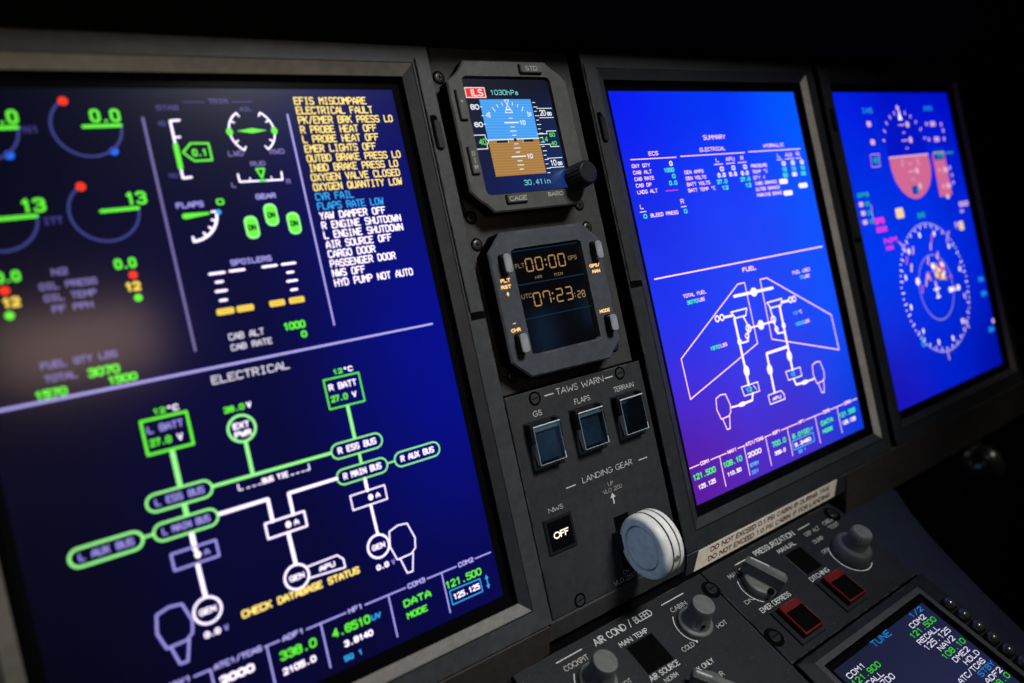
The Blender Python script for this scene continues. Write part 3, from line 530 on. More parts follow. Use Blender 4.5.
for i, (t, e) in enumerate((('GEN AMPS', 5.95), ('GEN VOLTS', 6.07), ('BATT VOLTS', 6.3), ('BATT TEMP °C', 6.64))): g.text(t, 4.39, e, 4.66 + i * .34, .2, Z, P, .031)
for t, a, b in (('L', 7.2, 7.45), ('APU', 8.1, 8.84), ('R', 9.4, 9.66)): g.text(t, a, b, 4.12, .24, Z, P, .032)
for a, b in ((6.98, 7.74), (8.02, 8.8), (9.1, 9.88)): g.line([(a, 4.25), (b, 4.25)], .04, Z, P)
for a in (7.4, 8.42, 9.5): g.text('0', a, a + .32, 4.66, .26, Z, 'pinkwhite', .065); g.text('0.0', a - .32, a + .36, 5.01, .25, Z, 'pinkwhite', .065)
for a in (7.4, 9.5): g.text('27.0', a - .5, a + .4, 5.38, .25, Z, 'mint', .065); g.text('12', a - .2, a + .38, 5.75, .25, Z, 'mint', .065)
for i, (t, e) in enumerate((('PRESSURE', 11.76), ('TEMP °C', 11.68), ('QTY %', 11.33), ('INBD BRAKES', 12.36), ('OUTBD BRAKES', 12.54), ('PARKING BRAKE', 12.66))): g.text(t, 10.22, e, 4.62 + i * .355, .2, Z, P, .031)
for t, a, b in (('L', 12.95, 13.25), ('AUX', 13.78, 14.48), ('R', 14.9, 15.25)): g.text(t, a, b, 4.12, .24, Z, P, .032); g.line([(a - .12, 4.26), (b + .12, 4.26)], .04, Z, P)
for a in (13.25, 14.2, 15.15): g.text('0', a, a + .36, 4.66, .27, Z, 'pinkwhite', .08); g.text('12', a - .12, a + .36, 5.02, .26, Z, 'mint', .07); g.text('00', a - .14, a + .36, 5.38, .26, Z, 'mint' if a != 14.2 else 'pinkwhite', .07)
g.prism(rrect(12.62, 13.45, 5.47, 5.78, .12), Z, Z + .003, 'pinkwhite'); g.prism(rrect(14.5, 15.4, 5.86, 6.16, .12), Z, Z + .003, 'pinkwhite'); g.prism(rrect(12.8, 13.7, 6.22, 6.52, .12), Z, Z + .003, 'pinkwhite')
for a, y in ((12.8, 5.63), (14.7, 6.01), (13.0, 6.37)): g.line([(a, y), (a + .45, y)], .03, Z + .012, 'p3')
g.build('summary_table', SC2)
g = MB(); g.line([(.42, 10.0), (15.6, 10.03)], .07, Z, P); g.build('divider_line', SC2)
g = MB(); W = 'pinkwhite'
g.text('FUEL', 7.48, 8.7, 10.6, .26, Z, P, .05); g.text('TOTAL FUEL', 2.23, 4.07, 11.31, .2, Z, P, .032); g.text('3070', 2.42, 3.3, 11.7, .22, Z, 'mint', .055); g.text('LBS', 3.36, 3.84, 11.68, .2, Z, P, .034)
g.text('FUEL USED', 12.0, 13.82, 11.36, .2, Z, P, .032); g.text('0', 12.66, 12.9, 11.74, .22, Z, 'cyan2', .055); g.text('LBS', 13.0, 13.64, 11.74, .2, Z, P, .034)
g.line([(6.8, 11.2), (7.42, 11.2), (7.42, 14.78), (1.14, 16.6), (1.1, 14.4)], .06, Z, P, close=True); g.line([(8.84, 11.21), (9.48, 11.22), (15.02, 14.4), (15.06, 16.66), (8.76, 14.78)], .06, Z, P, close=True)
g.line([(6.28, 11.83), (9.82, 11.87)], .17, Z, W); g.dot(8.05, 11.85, .3, Z, W, ry=.26)
g.line([(5.72, 12.66), (7.12, 12.66), (6.93, 13.05), (6.02, 13.05)], .08, Z, W, close=True); g.line([(9.02, 12.64), (10.46, 12.62), (10.28, 13.0), (9.25, 13.0)], .08, Z, W, close=True)
for x in (4.5, 4.9, 11.25, 11.62): g.arc(x, 12.82, .16, 0, 360, .09, Z, W, 16)
g.line([(5.1, 12.84), (5.75, 12.86)], .14, Z, W); g.line([(10.35, 12.83), (11.1, 12.84)], .14, Z, W)
g.line([(5.9, 13.05), (5.92, 16.9)], .17, Z, W); g.line([(10.1, 13.0), (10.05, 16.9)], .17, Z, W)
g.line([(6.7, 13.1), (6.95, 13.7), (6.66, 14.5), (6.0, 14.5)], .1, Z, W); g.line([(9.2, 13.0), (9.3, 13.85), (9.38, 14.55), (10.0, 14.6)], .1, Z, W)
g.line([(6.9, 13.8), (9.25, 13.8)], .1, Z, W); g.dot(8.05, 13.8, .28, Z, W)
g.arc(6.92, 13.8, .2, 0, 360, .09, Z, W, 18); g.arc(9.27, 13.7, .2, 0, 360, .09, Z, W, 18)
for x, y in ((5.92, 14.4), (10.1, 14.2), (6.66, 14.2), (9.38, 14.3)): g.arc(x, y, .14, 0, 360, .09, Z, W, 16)
g.line([(10.05, 15.48), (8.02, 15.5), (8.0, 17.8)], .16, Z, W)
for x, y in ((5.98, 16.1), (8.0, 16.45), (10.03, 16.05)): g.dot(x, y, .24, Z, W, ry=.32); g.text('0', x - .07, x + .07, y + .12, .24, Z + .01, P, .03)
for x0, x1 in ((5.27, 6.72), (9.38, 10.8)): g.line([(x0, 16.88), (x1, 16.9), (x1, 17.43), (x0 + .1, 17.41)], .06, Z, W, close=True)
g.text('12', 5.6, 6.12, 17.28, .25, Z, 'mint', .055); g.text('12', 9.76, 10.2, 17.28, .25, Z, 'cyan2', .06); g.line([(6.3, 17.02), (6.5, 17.28)], .04, Z, W)
g.line([(7.38, 17.84), (8.6, 17.84), (8.8, 18.1), (8.8, 18.38), (7.4, 18.38)], .06, Z, W, close=True); g.text('APU', 7.7, 8.5, 18.25, .2, Z, W, .045)
g.line([(6.1, 17.42), (5.95, 17.78), (5.0, 17.8)], .13, Z, W); g.dot(5.05, 17.8, .34, Z, W, ry=.13); g.line([(4.8, 17.8), (4.15, 17.76)], .1, Z, W)
g.line([(9.98, 17.46), (10.1, 17.82), (10.9, 17.86)], .13, Z, W); g.dot(10.95, 17.86, .36, Z, W, ry=.13); g.line([(11.3, 17.86), (11.95, 17.86)], .1, Z, W)
fan(3.56, 16.9, 1.02, .06, P); fan(12.54, 16.92, 1.02, .06, P)
g.text('12', 11.2, 11.64, 13.77, .21, Z, 'cyan2', .05); g.text('°C', 11.74, 12.14, 13.77, .2, Z, P, .031); g.text('1500', 11.2, 12.04, 14.46, .22, Z, 'cyan2', .055); g.text('LBS', 12.1, 12.68, 14.44, .21, Z, P, .034); g.text('1570', 3.44, 4.26, 14.44, .22, Z, 'mint', .055); g.text('LBS', 4.32, 4.86, 14.42, .2, Z, P, .034)
g.build('fuel_diagram', SC2)
g = radio_bar(0, SC2, (2.39, 4.45, 6.39, 8.43, 11.23, 13.58), [('COM1', .85, 1.58), ('NAV1', 3.06, 3.82), ('ATC1/TCAS', 4.6, 6.2), ('ADF1', 7.02, 7.79), ('HF1', 9.57, 10.16), ('COM3', 12.07, 12.8), ('COM2', 14.38, 15.15)],
    [('121.500', .1, 1.88, 20.74, .32, 'green2', .06), ('125.125', .33, 1.71, 21.28, .24, 'pinkwhite', .05), ('108.10', 2.5, 4.1, 20.75, .31, 'green2', .06), ('110.50', 2.68, 3.86, 21.28, .23, 'pinkwhite', .055), ('2000', 4.6, 5.8, 20.77, .28, 'pinkwhite', .06), ('STBY', 4.62, 5.4, 21.31, .2, 'cyan2', .05), ('ID1', 4.6, 5.25, 21.72, .2, 'cyan2', .05),
     ('700.0', 6.8, 8.1, 20.78, .3, 'green2', .06), ('338.0', 6.88, 7.9, 21.28, .23, 'pinkwhite', .055), ('8.0100', 8.74, 10.4, 20.8, .28, 'green2', .06), ('UV', 10.5, 10.8, 20.75, .2, 'cyan2', .04), ('5.2460', 8.8, 10.4, 21.31, .23, 'pinkwhite', .06), ('SQ 1', 9.0, 9.75, 21.74, .19, 'cyan2', .045),
     ('DATA', 11.67, 12.94, 20.78, .3, 'green2', .065), ('MODE', 11.68, 12.72, 21.25, .24, 'green2', .06), ('121.500', 13.66, 15.44, 20.78, .3, 'green2', .06), ('125.125', 13.8, 15.28, 21.28, .25, 'pinkwhite', .06)], P, .05)
g.line([(8.62, 20.9), (10.7, 20.9), (10.7, 21.42), (8.62, 21.42)], .05, Z + .01, 'cyan2', close=True)
g.build('radio_bar', SC2)

# ---------------- display 3 symbology (the attitude ball, the tapes and the compass rose)
g = MB(); Q = 'p3'; zz = Z
ball = [(25.8, 4.72), (31.35, 4.72), (31.45, 5.6), (31.2, 6.4), (30.7, 7.1), (29.9, 7.62), (28.9, 7.95), (28.1, 7.95), (27.3, 7.7), (26.6, 7.25), (26.0, 6.5), (25.75, 5.6)]
g.flat([(25.8, 4.72)] + [(28.57 - 2.8 * math.cos(math.radians(a)), 4.72 - 3.25 * math.sin(math.radians(a))) for a in range(0, 181, 10)] + [(31.35, 4.72)], Z, 'midblue')
g.flat(ball, Z + .004, 'rose'); g.line([(25.8, 4.76), (31.35, 4.74)], .12, Z + .014, Q)
for a in range(20, 161, 14):
    r = math.radians(a); g.line([(28.5 - 3.0 * math.cos(r), 4.55 - 3.0 * math.sin(r)), (28.5 - 3.2 * math.cos(r), 4.55 - 3.2 * math.sin(r))], .13, Z, Q)
g.dot(28.35, 1.15, .2, Z, Q); g.flat([(28.42, 1.3), (28.7, 2.05), (28.15, 2.05)], Z + .01, 'pinkwhite')
for k in range(-4, 5):
    if k == 0: continue
    y = 4.75 + k * .58; w = .55 if k % 2 == 0 else .2; g.line([(28.55 - w, y), (28.55 + w * .5, y)], .08, Z + .016, Q)
    if k % 2 == 0: g.dot(29.25, y - .02, .24, Z + .016, Q)
g.line([(27.5, 5.0), (27.3, 5.5)], .1, Z + .016, Q); g.line([(29.6, 5.0), (29.75, 5.5)], .1, Z + .016, Q); g.rect(28.0, 28.9, 7.0, 7.6, Z + .03, 'nearblue'); g.text('0', 28.55, 28.85, 7.5, .35, Z + .04, 'teal3', .1)
g.build('attitude_ball', SC3)
g = MB()
g.rect(24.9, 25.0, 1.9, 7.2, Z, 'nearblue'); g.text('IAS', 23.5, 24.9, 1.5, .4, Z, 'cy3', .1)
for y in (2.26, 3.56): g.text('80' if y < 3 else '60', 23.8, 24.35, y + .2, .4, Z, Q, .14)
g.line([(23.45, 4.42), (24.6, 4.42), (24.4, 5.3), (23.3, 5.3)], .05, Z, Q, close=True); g.text('40', 23.6, 24.3, 5.1, .5, Z + .01, 'teal3', .13)
g.build('airspeed_tape', SC3)
g = MB(); g.flat([(32.0, 4.8), (33.95, 4.72), (33.85, 8.05), (31.9, 8.08)], Z, 'rose'); g.text('2000', 32.15, 33.5, 1.4, .35, Z, 'cy3', .08)
for x, y in ((33.05, 2.45), (33.2, 3.65), (33.6, 6.07), (33.55, 7.32)): g.text('20', x - .4, x + .4, y + .18, .38, Z + .01, Q, .13)
for x, y in ((32.1, 2.43), (32.0, 3.63), (32.6, 6.04), (32.7, 7.3), (34.38, 2.5), (34.5, 3.0), (34.38, 3.66), (34.36, 5.94), (34.44, 6.55), (34.42, 7.12)): g.dot(x, y, .12, Z + .01, Q, ry=.16)
g.rect(32.2, 33.75, 4.35, 5.25, Z + .012, 'nearblue'); g.line([(32.2, 4.7), (33.9, 4.7)], .1, Z + .02, Q); g.text('14', 32.5, 33.6, 5.15, .6, Z + .026, 'teal3', .16); g.line([(34.3, 4.78), (35.3, 4.77)], .13, Z, 'teal3'); g.text('0', 32.8, 33.3, 8.3, .3, Z + .02, 'gold3', .14)
g.build('altitude_tape', SC3)
g = MB()
for i, (t, c) in enumerate((('GPS', 'teal3'), ('FMS1', Q), ('TERM', Q), ('HDG', Q))): g.text(t, 20.75, 22.2 if i == 0 else 21.3, 7.3 + i * .62, .34, Z, c, .1)
for i, t in enumerate(('NAV', 'LOC', 'VS')): g.text(t, 21.5, 22.1, 7.95 + i * .62, .36, Z, 'teal3', .1)
g.line([(22.2, 7.9), (22.1, 8.9)], .06, Z, Q)
g.text('GPS', 22.2, 23.45, 9.3, .46, Z, 'magenta', .14); g.text('ZZZZ', 22.2, 23.6, 9.85, .36, Z, 'magenta', .12); g.text('NM', 22.9, 24.6, 10.75, .42, Z, 'magenta', .13); g.text('MIN', 22.95, 23.9, 11.2, .3, Z, 'magenta', .1)
g.prism(rrect(25.15, 26.2, 8.4, 9.15, .15), Z, Z + .003, 'gold3'); g.text('340', 28.0, 29.1, 9.4, .42, Z, 'teal3', .12)
g.text('00', 34.6, 36.1, 9.1, .4, Z, Q, .14); g.text('H', 34.6, 35.1, 9.6, .3, Z, Q, .12); g.prism(rrect(33.9, 34.6, 10.2, 10.9, .1), Z, Z + .003, 'gold3'); g.text('R', 33.3, 33.75, 10.7, .5, Z, Q, .08)
for y in (15.05, 16.2, 19.1): g.text('RA' if y < 16 else 'BA', 35.2, 36.1, y + .2, .45, Z, 'cy3', .14)
g.dot(36.2, 18.5, .2, Z, Q); g.build('flight_annunciations', SC3)
g = MB(); CX, CY = 28.58, 14.62
for d in range(0, 360, 5):
    r = math.radians(d + 3); L_ = .34 if d % 10 == 0 else .1; g.line([(CX + 4.85 * math.sin(r), CY - 4.85 * math.cos(r)), (CX + (4.8 - L_) * math.sin(r), CY - (4.8 - L_) * math.cos(r))], .085, Z, 'pinkwhite', cap=False)
for i, d in enumerate(range(0, 360, 30)):
    r = math.radians(d + 18); x, y = CX + 4.1 * math.sin(r), CY - 4.1 * math.cos(r); g.text('N3612S24W30'[i % 11], x - .12, x + .12, y + .2, .4, Z, 'pinkwhite', .13)
g.arc(CX + .05, CY, 2.42, 0, 360, .09, Z, 'p3dim', 60)
g.line([(24.8, 10.8), (25.8, 11.8)], .12, Z, Q); g.line([(31.5, 17.5), (32.2, 18.3)], .12, Z, Q); g.line([(31.5, 11.5), (32.1, 10.8)], .14, Z, Q); g.dot(25.2, 18.2, .3, Z, 'cy3'); g.text('T', 24.95, 25.4, 18.1, .5, Z, 'teal3', .1)
g.line([(28.6, 14.2), (28.6, 15.4)], .14, Z, W); g.line([(28.2, 14.75), (29.0, 14.75)], .12, Z, W); g.line([(28.35, 15.35), (28.85, 15.35)], .12, Z, W); g.text('34.2', 30.3, 32.0, 15.3, .4, Z + .01, 'pinkwhite', .16); g.line([(28.3, 19.5), (28.3, 20.0)], .12, Z, Q)
g.dot(26.2, 13.85, .28, Z, 'pinkwhite')
g.build('compass_rose', SC3)
g = MB(); random.seed(11)
for i in range(46):
    a = random.uniform(0, 2 * PI); r = abs(random.gauss(0, .75)); g.dot(29.5 + r * math.cos(a), 13.5 + r * math.sin(a) * .9, random.uniform(.09, .26), Z, random.choice(['gold3', 'rose', 'p3', 'pinkwhite', 'earthline']), 8)
for x, y in ((28.1, 12.8), (27.2, 14.3), (26.5, 14.7), (25.6, 13.0), (26.3, 11.8), (29.3, 11.2), (28.9, 11.8), (25.2, 12.4), (29.6, 12.6)): g.line([(x, y), (x + .2, y - .45)], .17, Z, random.choice(['rose', 'p3', 'gold3']))
g.build('traffic_and_weather_marks', SC3)

# ================================================================= centre console
t = thing('console_plate', 'dark grey vertical strip of panel between the large displays, holding the small clock', 'panel', PAN(-6.4, 13.9, 0))
m = MB()
m.box(-10.5, -2.28, -2.2, 24.0, -1.4, 0.0, 'panel', .04, side='black')
m.build('plate', t)
def screw(parent, frame, x, y, z, r=.24, style='cross', name='screw'):
    m = MB(frame)
    m.lathe(x, y, [(r * 1.35, z + .002), (r * 1.3, z + .004), (r, z + .005)], 'black', 24, cap=True)
    m.lathe(x, y, [(r * .98, z + .006), (r * .98, z + .05), (r * .8, z + .075), (r * .5, z + .085)], 'screw', 24)
    a0 = random.uniform(0, PI)
    if style == 'cross':
        for a in (a0, a0 + PI / 2): m.line([(x - r * .45 * math.cos(a), y - r * .45 * math.sin(a)), (x + r * .45 * math.cos(a), y + r * .45 * math.sin(a))], r * .2, z + .088, 'black', cap=False)
    else:
        a = -.25; m.line([(x - r * .85 * math.cos(a), y - r * .85 * math.sin(a)), (x + r * .85 * math.cos(a), y + r * .85 * math.sin(a))], r * .22, z + .088, 'black', cap=False)
    return m.build(name, parent)
for x, y in ((-9.93, -.55), (-3.6, -.68), (-9.85, 5.75), (-3.55, 5.7), (-9.85, 6.98), (-3.35, 6.85), (-9.5, 13.02), (-3.3, 12.85)): screw(t, PAN, x, y, 0.0, .23)

# standby display
t = thing('standby_display', 'small grey eight-sided standby attitude display with ILS flag, above the clock', 'standby display', PAN(-6.8, 2.4, 0))
out = [(-9.15, -.95), (-4.62, -.97), (-4.28, -.66), (-4.02, -.52), (-3.56, -.06), (-3.56, 5.05), (-3.88, 5.3), (-4.05, 5.52), (-4.45, 5.86), (-9.2, 5.84), (-9.5, 5.5), (-9.72, 5.36), (-10.22, 4.85), (-10.2, 0.0), (-9.72, -.32), (-9.52, -.48)]
inn = rrect(-9.42, -4.55, -.25, 5.08, .25, 3)
m = MB()
m.prism([(x * .97 - .2, y * .97 + .07) for x, y in out], 0, .35, 'black')
m.grid([[(x, y, .3) for x, y in out], [(x, y, .93) for x, y in out], [(x, y, 1.0) for x, y in offset_poly(out, .07)], [(x, y, 1.0) for x, y in inn]], 'body', smooth=False, mats=['black', 'body', 'body'])
m.grid([[(x, y, 1.0) for x, y in inn], [(x, y, .86) for x, y in offset_poly(inn, .1)]], 'blackgloss', smooth=False)
hs = m.build('housing', t)
m = MB(); m.screen(-9.36, -4.6, -.18, 5.02, .875, 'scrS'); sc = m.build('screen', t)
g = MB(); ZS = .882
g.rect(-9.3, -8.28, .24, .68, ZS, 'sred'); g.line([(-9.3, .24), (-8.28, .24), (-8.28, .68), (-9.3, .68)], .035, ZS + .01, 'stext', close=True); g.text('ILS', -9.05, -8.4, .63, .33, ZS + .012, 'stext', .05, mono=False)
g.text('1030hPa', -8.0, -6.46, .57, .24, ZS, 'scyan', .035); g.text('30.41in', -7.22, -5.7, 4.73, .25, ZS, 'scyan', .035)
g.rect(-8.66, -5.84, .76, 2.6, ZS, 'sky'); g.rect(-8.66, -5.84, 2.6, 4.24, ZS, 'earth')
for k in range(14): y = .85 + k * .13; g.line([(-8.66, y), (-5.84, y + .05)], .03, ZS + .004, 'skyline', cap=False)
for k in range(12): y = 2.74 + k * .125; g.line([(-8.66, y), (-5.84, y + .05)], .03, ZS + .004, 'earthline', cap=False)
Wt = 'stext'
g.line([(-8.66, 2.6), (-5.84, 2.6)], .04, ZS + .014, Wt); T = ZS + .016
for a in (-45, -30, -20, -10, 10, 20, 30, 45):
    r = math.radians(a); L_ = .22 if abs(a) in (30,) else .13; g.line([(-7.22 + 1.7 * math.sin(r), 2.6 - 1.7 * math.cos(r)), (-7.22 + (1.7 - L_) * math.sin(r), 2.6 - (1.7 - L_) * math.cos(r))], .035, T, Wt)
g.line([(-8.5, 1.5), (-8.28, 1.35), (-8.3, 1.58)], .03, T, Wt, close=True); g.line([(-5.98, 1.5), (-6.2, 1.35), (-6.18, 1.58)], .03, T, Wt, close=True)
g.line([(-7.35, .8), (-7.09, .8), (-7.22, 1.0)], .03, T, Wt, close=True); g.line([(-7.22, 1.02), (-7.42, 1.38), (-7.02, 1.38)], .035, T, Wt, close=True); g.line([(-7.34, 1.24), (-7.1, 1.24)], .06, T, Wt)
for dy, w in ((-.78, .38), (.78, .38), (-.98, .1), (-.58, .1), (-.39, .17), (-.2, .1), (.2, .1), (.39, .17), (.58, .1), (.98, .12), (1.17, .17), (1.36, .1)):
    g.line([(-7.2 - w, 2.62 + dy), (-7.2 + w, 2.62 + dy)], .055 if w > .3 else .035, T, Wt)
g.text('10', -6.76, -6.42, 1.96, .22, T, Wt, .04); g.text('10', -6.76, -6.42, 3.52, .22, T, Wt, .04)
for x0, x1 in ((-8.22, -7.62), (-6.8, -6.2)): g.box(x0, x1, 2.62, 2.74, ZS, ZS + .03, 'navy'); g.line([(x0, 2.62), (x1, 2.62), (x1, 2.75)] if x0 < -8 else [(x1, 2.62), (x0, 2.62), (x0, 2.75)], .025, ZS + .035, Wt)
g.box(-7.27, -7.14, 2.57, 2.7, ZS, ZS + .03, 'navy')
g.text('80', -9.2, -8.76, 1.22, .24, ZS, Wt, .045); g.text('60', -9.2, -8.76, 2.0, .22, ZS, Wt, .045)
for y in (1.1, 1.5, 1.88): g.line([(-8.72, y), (-8.62, y)], .035, T, Wt)
g.line([(-9.34, 2.36), (-8.78, 2.36), (-8.78, 2.5), (-8.66, 2.66), (-8.78, 2.82), (-8.78, 2.98), (-9.34, 2.98)], .035, T, Wt); g.text('40', -9.16, -8.78, 2.8, .28, ZS, 'sgreen', .045)
for k in range(17):
    y = .92 + k * .207; g.line([(-5.76, y), (-5.76 + (.22 if k % 2 else .14), y)], .03, ZS, Wt)
g.text('20', -5.48, -5.12, 1.55, .28, ZS, Wt, .04); g.text('00', -5.05, -4.78, 1.55, .18, ZS, Wt, .045); g.line([(-5.6, 1.2), (-4.72, 1.2)], .03, ZS, Wt); g.line([(-5.55, 1.64), (-4.72, 1.64)], .03, ZS, Wt)
g.text('10', -5.48, -5.12, 3.92, .28, ZS, Wt, .04); g.text('00', -5.05, -4.78, 3.92, .18, ZS, Wt, .045); g.line([(-5.6, 3.56), (-4.72, 3.56)], .03, ZS, Wt); g.line([(-5.55, 4.0), (-4.72, 4.0)], .03, ZS, Wt)
g.line([(-5.88, 2.4), (-5.3, 2.4), (-5.3, 2.28), (-4.75, 2.28)], .035, ZS, Wt); g.line([(-5.86, 2.9), (-5.25, 2.9), (-5.25, 3.02), (-4.75, 3.02)], .035, ZS, Wt); g.text('14', -5.72, -5.32, 2.78, .25, ZS, 'sgreen', .04); g.text('60', -5.18, -4.85, 2.56, .2, ZS, 'sgreen', .04); g.text('40', -5.18, -4.85, 2.96, .2, ZS, 'sgreen', .04)
g.build('attitude_picture', sc)
def key(parent, x0, x1, y0, y1, z, h, lab, mat='darkbutton', name='button', vert=False, r=.07, ink='inkdim'):
    m = MB(); m.prism(rrect(x0 - .05, x1 + .03, y0 - .04, y1 + .05, r), z, z + .006, 'black'); m.prism(rrect(x0, x1, y0, y1, r), z, z + h, mat, side='blackgloss' if h > .3 else None, bev=.035)  # tall buttons get black sides, their shade put into the colour
    b = m.build(name, parent)
    if lab:
        g = MB(); cx, cy = (x0 + x1) / 2, (y0 + y1) / 2; n = len(lab)
        if vert:
            for i, c in enumerate(lab): g.text(c, cx - .08, cx + .08, cy - (n - 1) * .14 + i * .3 + .1, .2, z + h + .003, ink, .035)
        else: g.text(lab, cx - n * .12, cx + n * .12, cy + .11, .22, z + h + .003, ink, .035, mono=False)
        g.build('lettering', b)
    return b
key(t, -6.22, -4.98, -.79, -.39, 1.0, .14, 'STD'); key(t, -8.46, -7.36, 5.15, 5.5, 1.0, .14, 'CAGE'); key(t, -9.92, -9.56, .42, 1.72, 1.0, .14, '+ ', vert=True); key(t, -9.92, -9.55, 2.92, 4.1, 1.0, .14, 'DIM', vert=True)
g = MB(); g.text('BARO', -6.1, -5.2, 5.36, .2, 1.004, 'inkdim', .035, mono=False); g.build('lettering', hs)
m = MB(); knurl = lambda a, j: 1.0 + (.035 * math.cos(a * 20) if j in (1, 2) else 0)
m.lathe(-4.32, 4.62, [(.62, 1.0), (.6, 1.06), (.56, 1.95), (.5, 2.03), (.46, 2.05)], 'blackgloss', 80, rim=knurl); m.build('knob', t)

# clock
t = thing('digital_clock', 'grey eight-sided clock showing 00:00 and 07:23 in amber digits, below the standby display', 'clock', PAN(-6.8, 10, 0))
out = [(-9.2, 6.72), (-4.5, 6.74), (-3.62, 7.58), (-3.64, 12.55), (-4.5, 13.3), (-9.12, 13.22), (-10.02, 12.4), (-10.02, 7.55)]
inn = [(-8.85, 7.5), (-4.8, 7.5), (-4.8, 12.3), (-8.85, 12.3)]
m = MB(); m.prism([(x * .98 - .18, y * .995 + .04) for x, y in out], 0, .3, 'black')
o2 = [(-9.2, 6.72), (-4.5, 6.74), (-3.62, 7.58), (-3.64, 12.55), (-4.5, 13.3), (-9.12, 13.22), (-10.02, 12.4), (-10.02, 7.55)]
inn8 = [(-8.6, 7.5), (-5.0, 7.5), (-4.8, 7.6), (-4.8, 12.2), (-5.0, 12.3), (-8.6, 12.3), (-8.85, 12.2), (-8.85, 7.6)]
m.grid([[(x, y, .3) for x, y in o2], [(x, y, .92) for x, y in o2], [(x, y, 1.0) for x, y in offset_poly(o2, .08)], [(x, y, 1.0) for x, y in inn8]], 'clockbody', smooth=False, mats=['black', 'clockbody', 'clockbody'])
m.grid([[(x, y, 1.0) for x, y in inn8], [(x, y, .8) for x, y in offset_poly(inn8, .05)]], 'clockbody', smooth=False)
m.build('housing', t); hs = bpy.context.scene.objects['housing.001']
m = MB(); m.rect(-8.82, -4.82, 7.52, 12.28, .81, 'glass'); sc = m.build('screen', t)
g = MB(); ZC = .816
g.text('FLT', -8.64, -8.14, 8.38, .2, ZC, 'leddim', .03); g.text('GPS', -5.6, -5.08, 8.38, .2, ZC, 'leddim', .03); g.text('HR', -7.7, -7.32, 8.98, .14, ZC, 'leddim', .028); g.text('MIN', -6.6, -6.1, 9.0, .14, ZC, 'leddim', .028); g.text('UTC', -8.66, -8.08, 9.76, .2, ZC, 'leddim', .03)
g.seg7('00', -8.05, 8.03, .36, .56, .55, ZC, 'led', .06); g.seg7('00', -6.73, 8.03, .36, .56, .55, ZC, 'led', .06)
for y in (8.18, 8.42): g.dot(-6.93, y, .045, ZC, 'led', 8)
g.seg7('07', -8.02, 9.6, .36, .58, .56, ZC, 'led', .06); g.seg7('23', -6.72, 9.6, .36, .58, .56, ZC, 'led', .06)
for y in (9.75, 10.0): g.dot(-6.93, y, .045, ZC, 'led', 8)
g.seg7('28', -5.5, 9.88, .17, .3, .27, ZC, 'led', .042)
for y in (9.95, 10.08): g.dot(-5.66, y, .025, ZC, 'led', 8)
g.line([(-8.8, 9.13), (-4.83, 9.13)], .05, ZC, 'clkblue', cap=False); g.line([(-8.8, 10.67), (-4.83, 10.67)], .04, ZC, 'clkblue', cap=False); g.line([(-8.8, 7.62), (-4.83, 7.62)], .05, ZC, 'clkblue', cap=False)
g.build('digits', sc)
for x0, x1, y0, y1 in ((-9.55, -9.16, 7.72, 8.58), (-4.3, -3.9, 7.74, 8.6), (-9.6, -9.18, 11.24, 12.1), (-4.36, -3.93, 11.28, 12.08)):
    key(t, x0, x1, y0, y1, 1.0, .42, '', 'button', r=.16)
g = MB(); zc = 1.004
for s_, x0, x1, y in (('FLT', -9.7, -9.18, 8.92), ('RST', -9.74, -9.2, 9.2), ('CHR', -9.72, -9.2, 11.12), ('GPS/', -4.6, -3.95, 8.92), ('MAN', -4.5, -4.0, 9.2), ('MODE', -4.58, -3.92, 11.12)): g.text(s_, x0, x1, y, .17, zc, 'lamp', .045, mono=False)
g.flat([(-9.46, 9.32), (-9.39, 9.43), (-9.46, 9.54), (-9.53, 9.43)], zc, 'lamp'); g.line([(-9.52, 10.74), (-9.4, 10.74)], .035, zc, 'lamp'); g.build('backlit_lettering', hs)

# warning and landing gear panel
t = thing('warning_and_gear_panel', 'dark panel with three guarded TAWS WARN switches and LANDING GEAR marking below the clock', 'control panel', PAN(-6.3, 19, 0))
X0, X1, Y0, Y1, ZT = -10.34, -2.12, 13.84, 23.86, .30
m = MB(); m.box(X0, X1, Y0, Y1, 0.0, ZT, 'plate', .03, side='black')
m.line([(X0 + .02, Y0 - .03), (X1, Y0 - .03)], .1, .006, 'black', cap=False); m.line([(X0 - .05, Y0 - .05), (X0 - .05, Y1)], .09, .008, 'black', cap=False)
m.box(-5.86, -4.9, 20.7, 23.45, ZT, ZT + .006, 'black')
m.grid([[(-10.55, 23.86, .31), (-1.95, 23.86, .31)], [(-10.6, 23.95, .34), (-1.9, 23.95, .34)], [(-10.6, 24.8, .02), (-1.9, 24.8, .02)], [(-10.6, 24.95, -.5), (-1.9, 24.95, -.5)]], 'panel', smooth=False, closed=False)
pl = m.build('plate', t)
g = MB(); zt = ZT + .004; IK = 'ink'
def LB(s_, x0, x1, yb, h, w=None, c=IK): g.text(s_, x0, x1, yb, h, zt, c, w or h * .105, mono=False)
g.line([(-8.22, 14.23), (-7.72, 14.23)], .05, zt, IK); g.line([(-4.52, 14.23), (-4.06, 14.23)], .05, zt, IK); LB('TAWS WARN', -7.55, -4.64, 14.36, .3)
LB('GS', -9.06, -8.56, 15.02, .26); LB('FLAPS', -6.64, -5.68, 15.02, .26); LB('TERRAIN', -4.16, -2.82, 15.02, .25)
LB('LANDING GEAR', -7.16, -3.98, 18.63, .28); g.line([(-8.14, 18.56), (-7.6, 18.56)], .05, zt, IK); g.line([(-3.52, 18.56), (-2.98, 18.56)], .05, zt, IK)
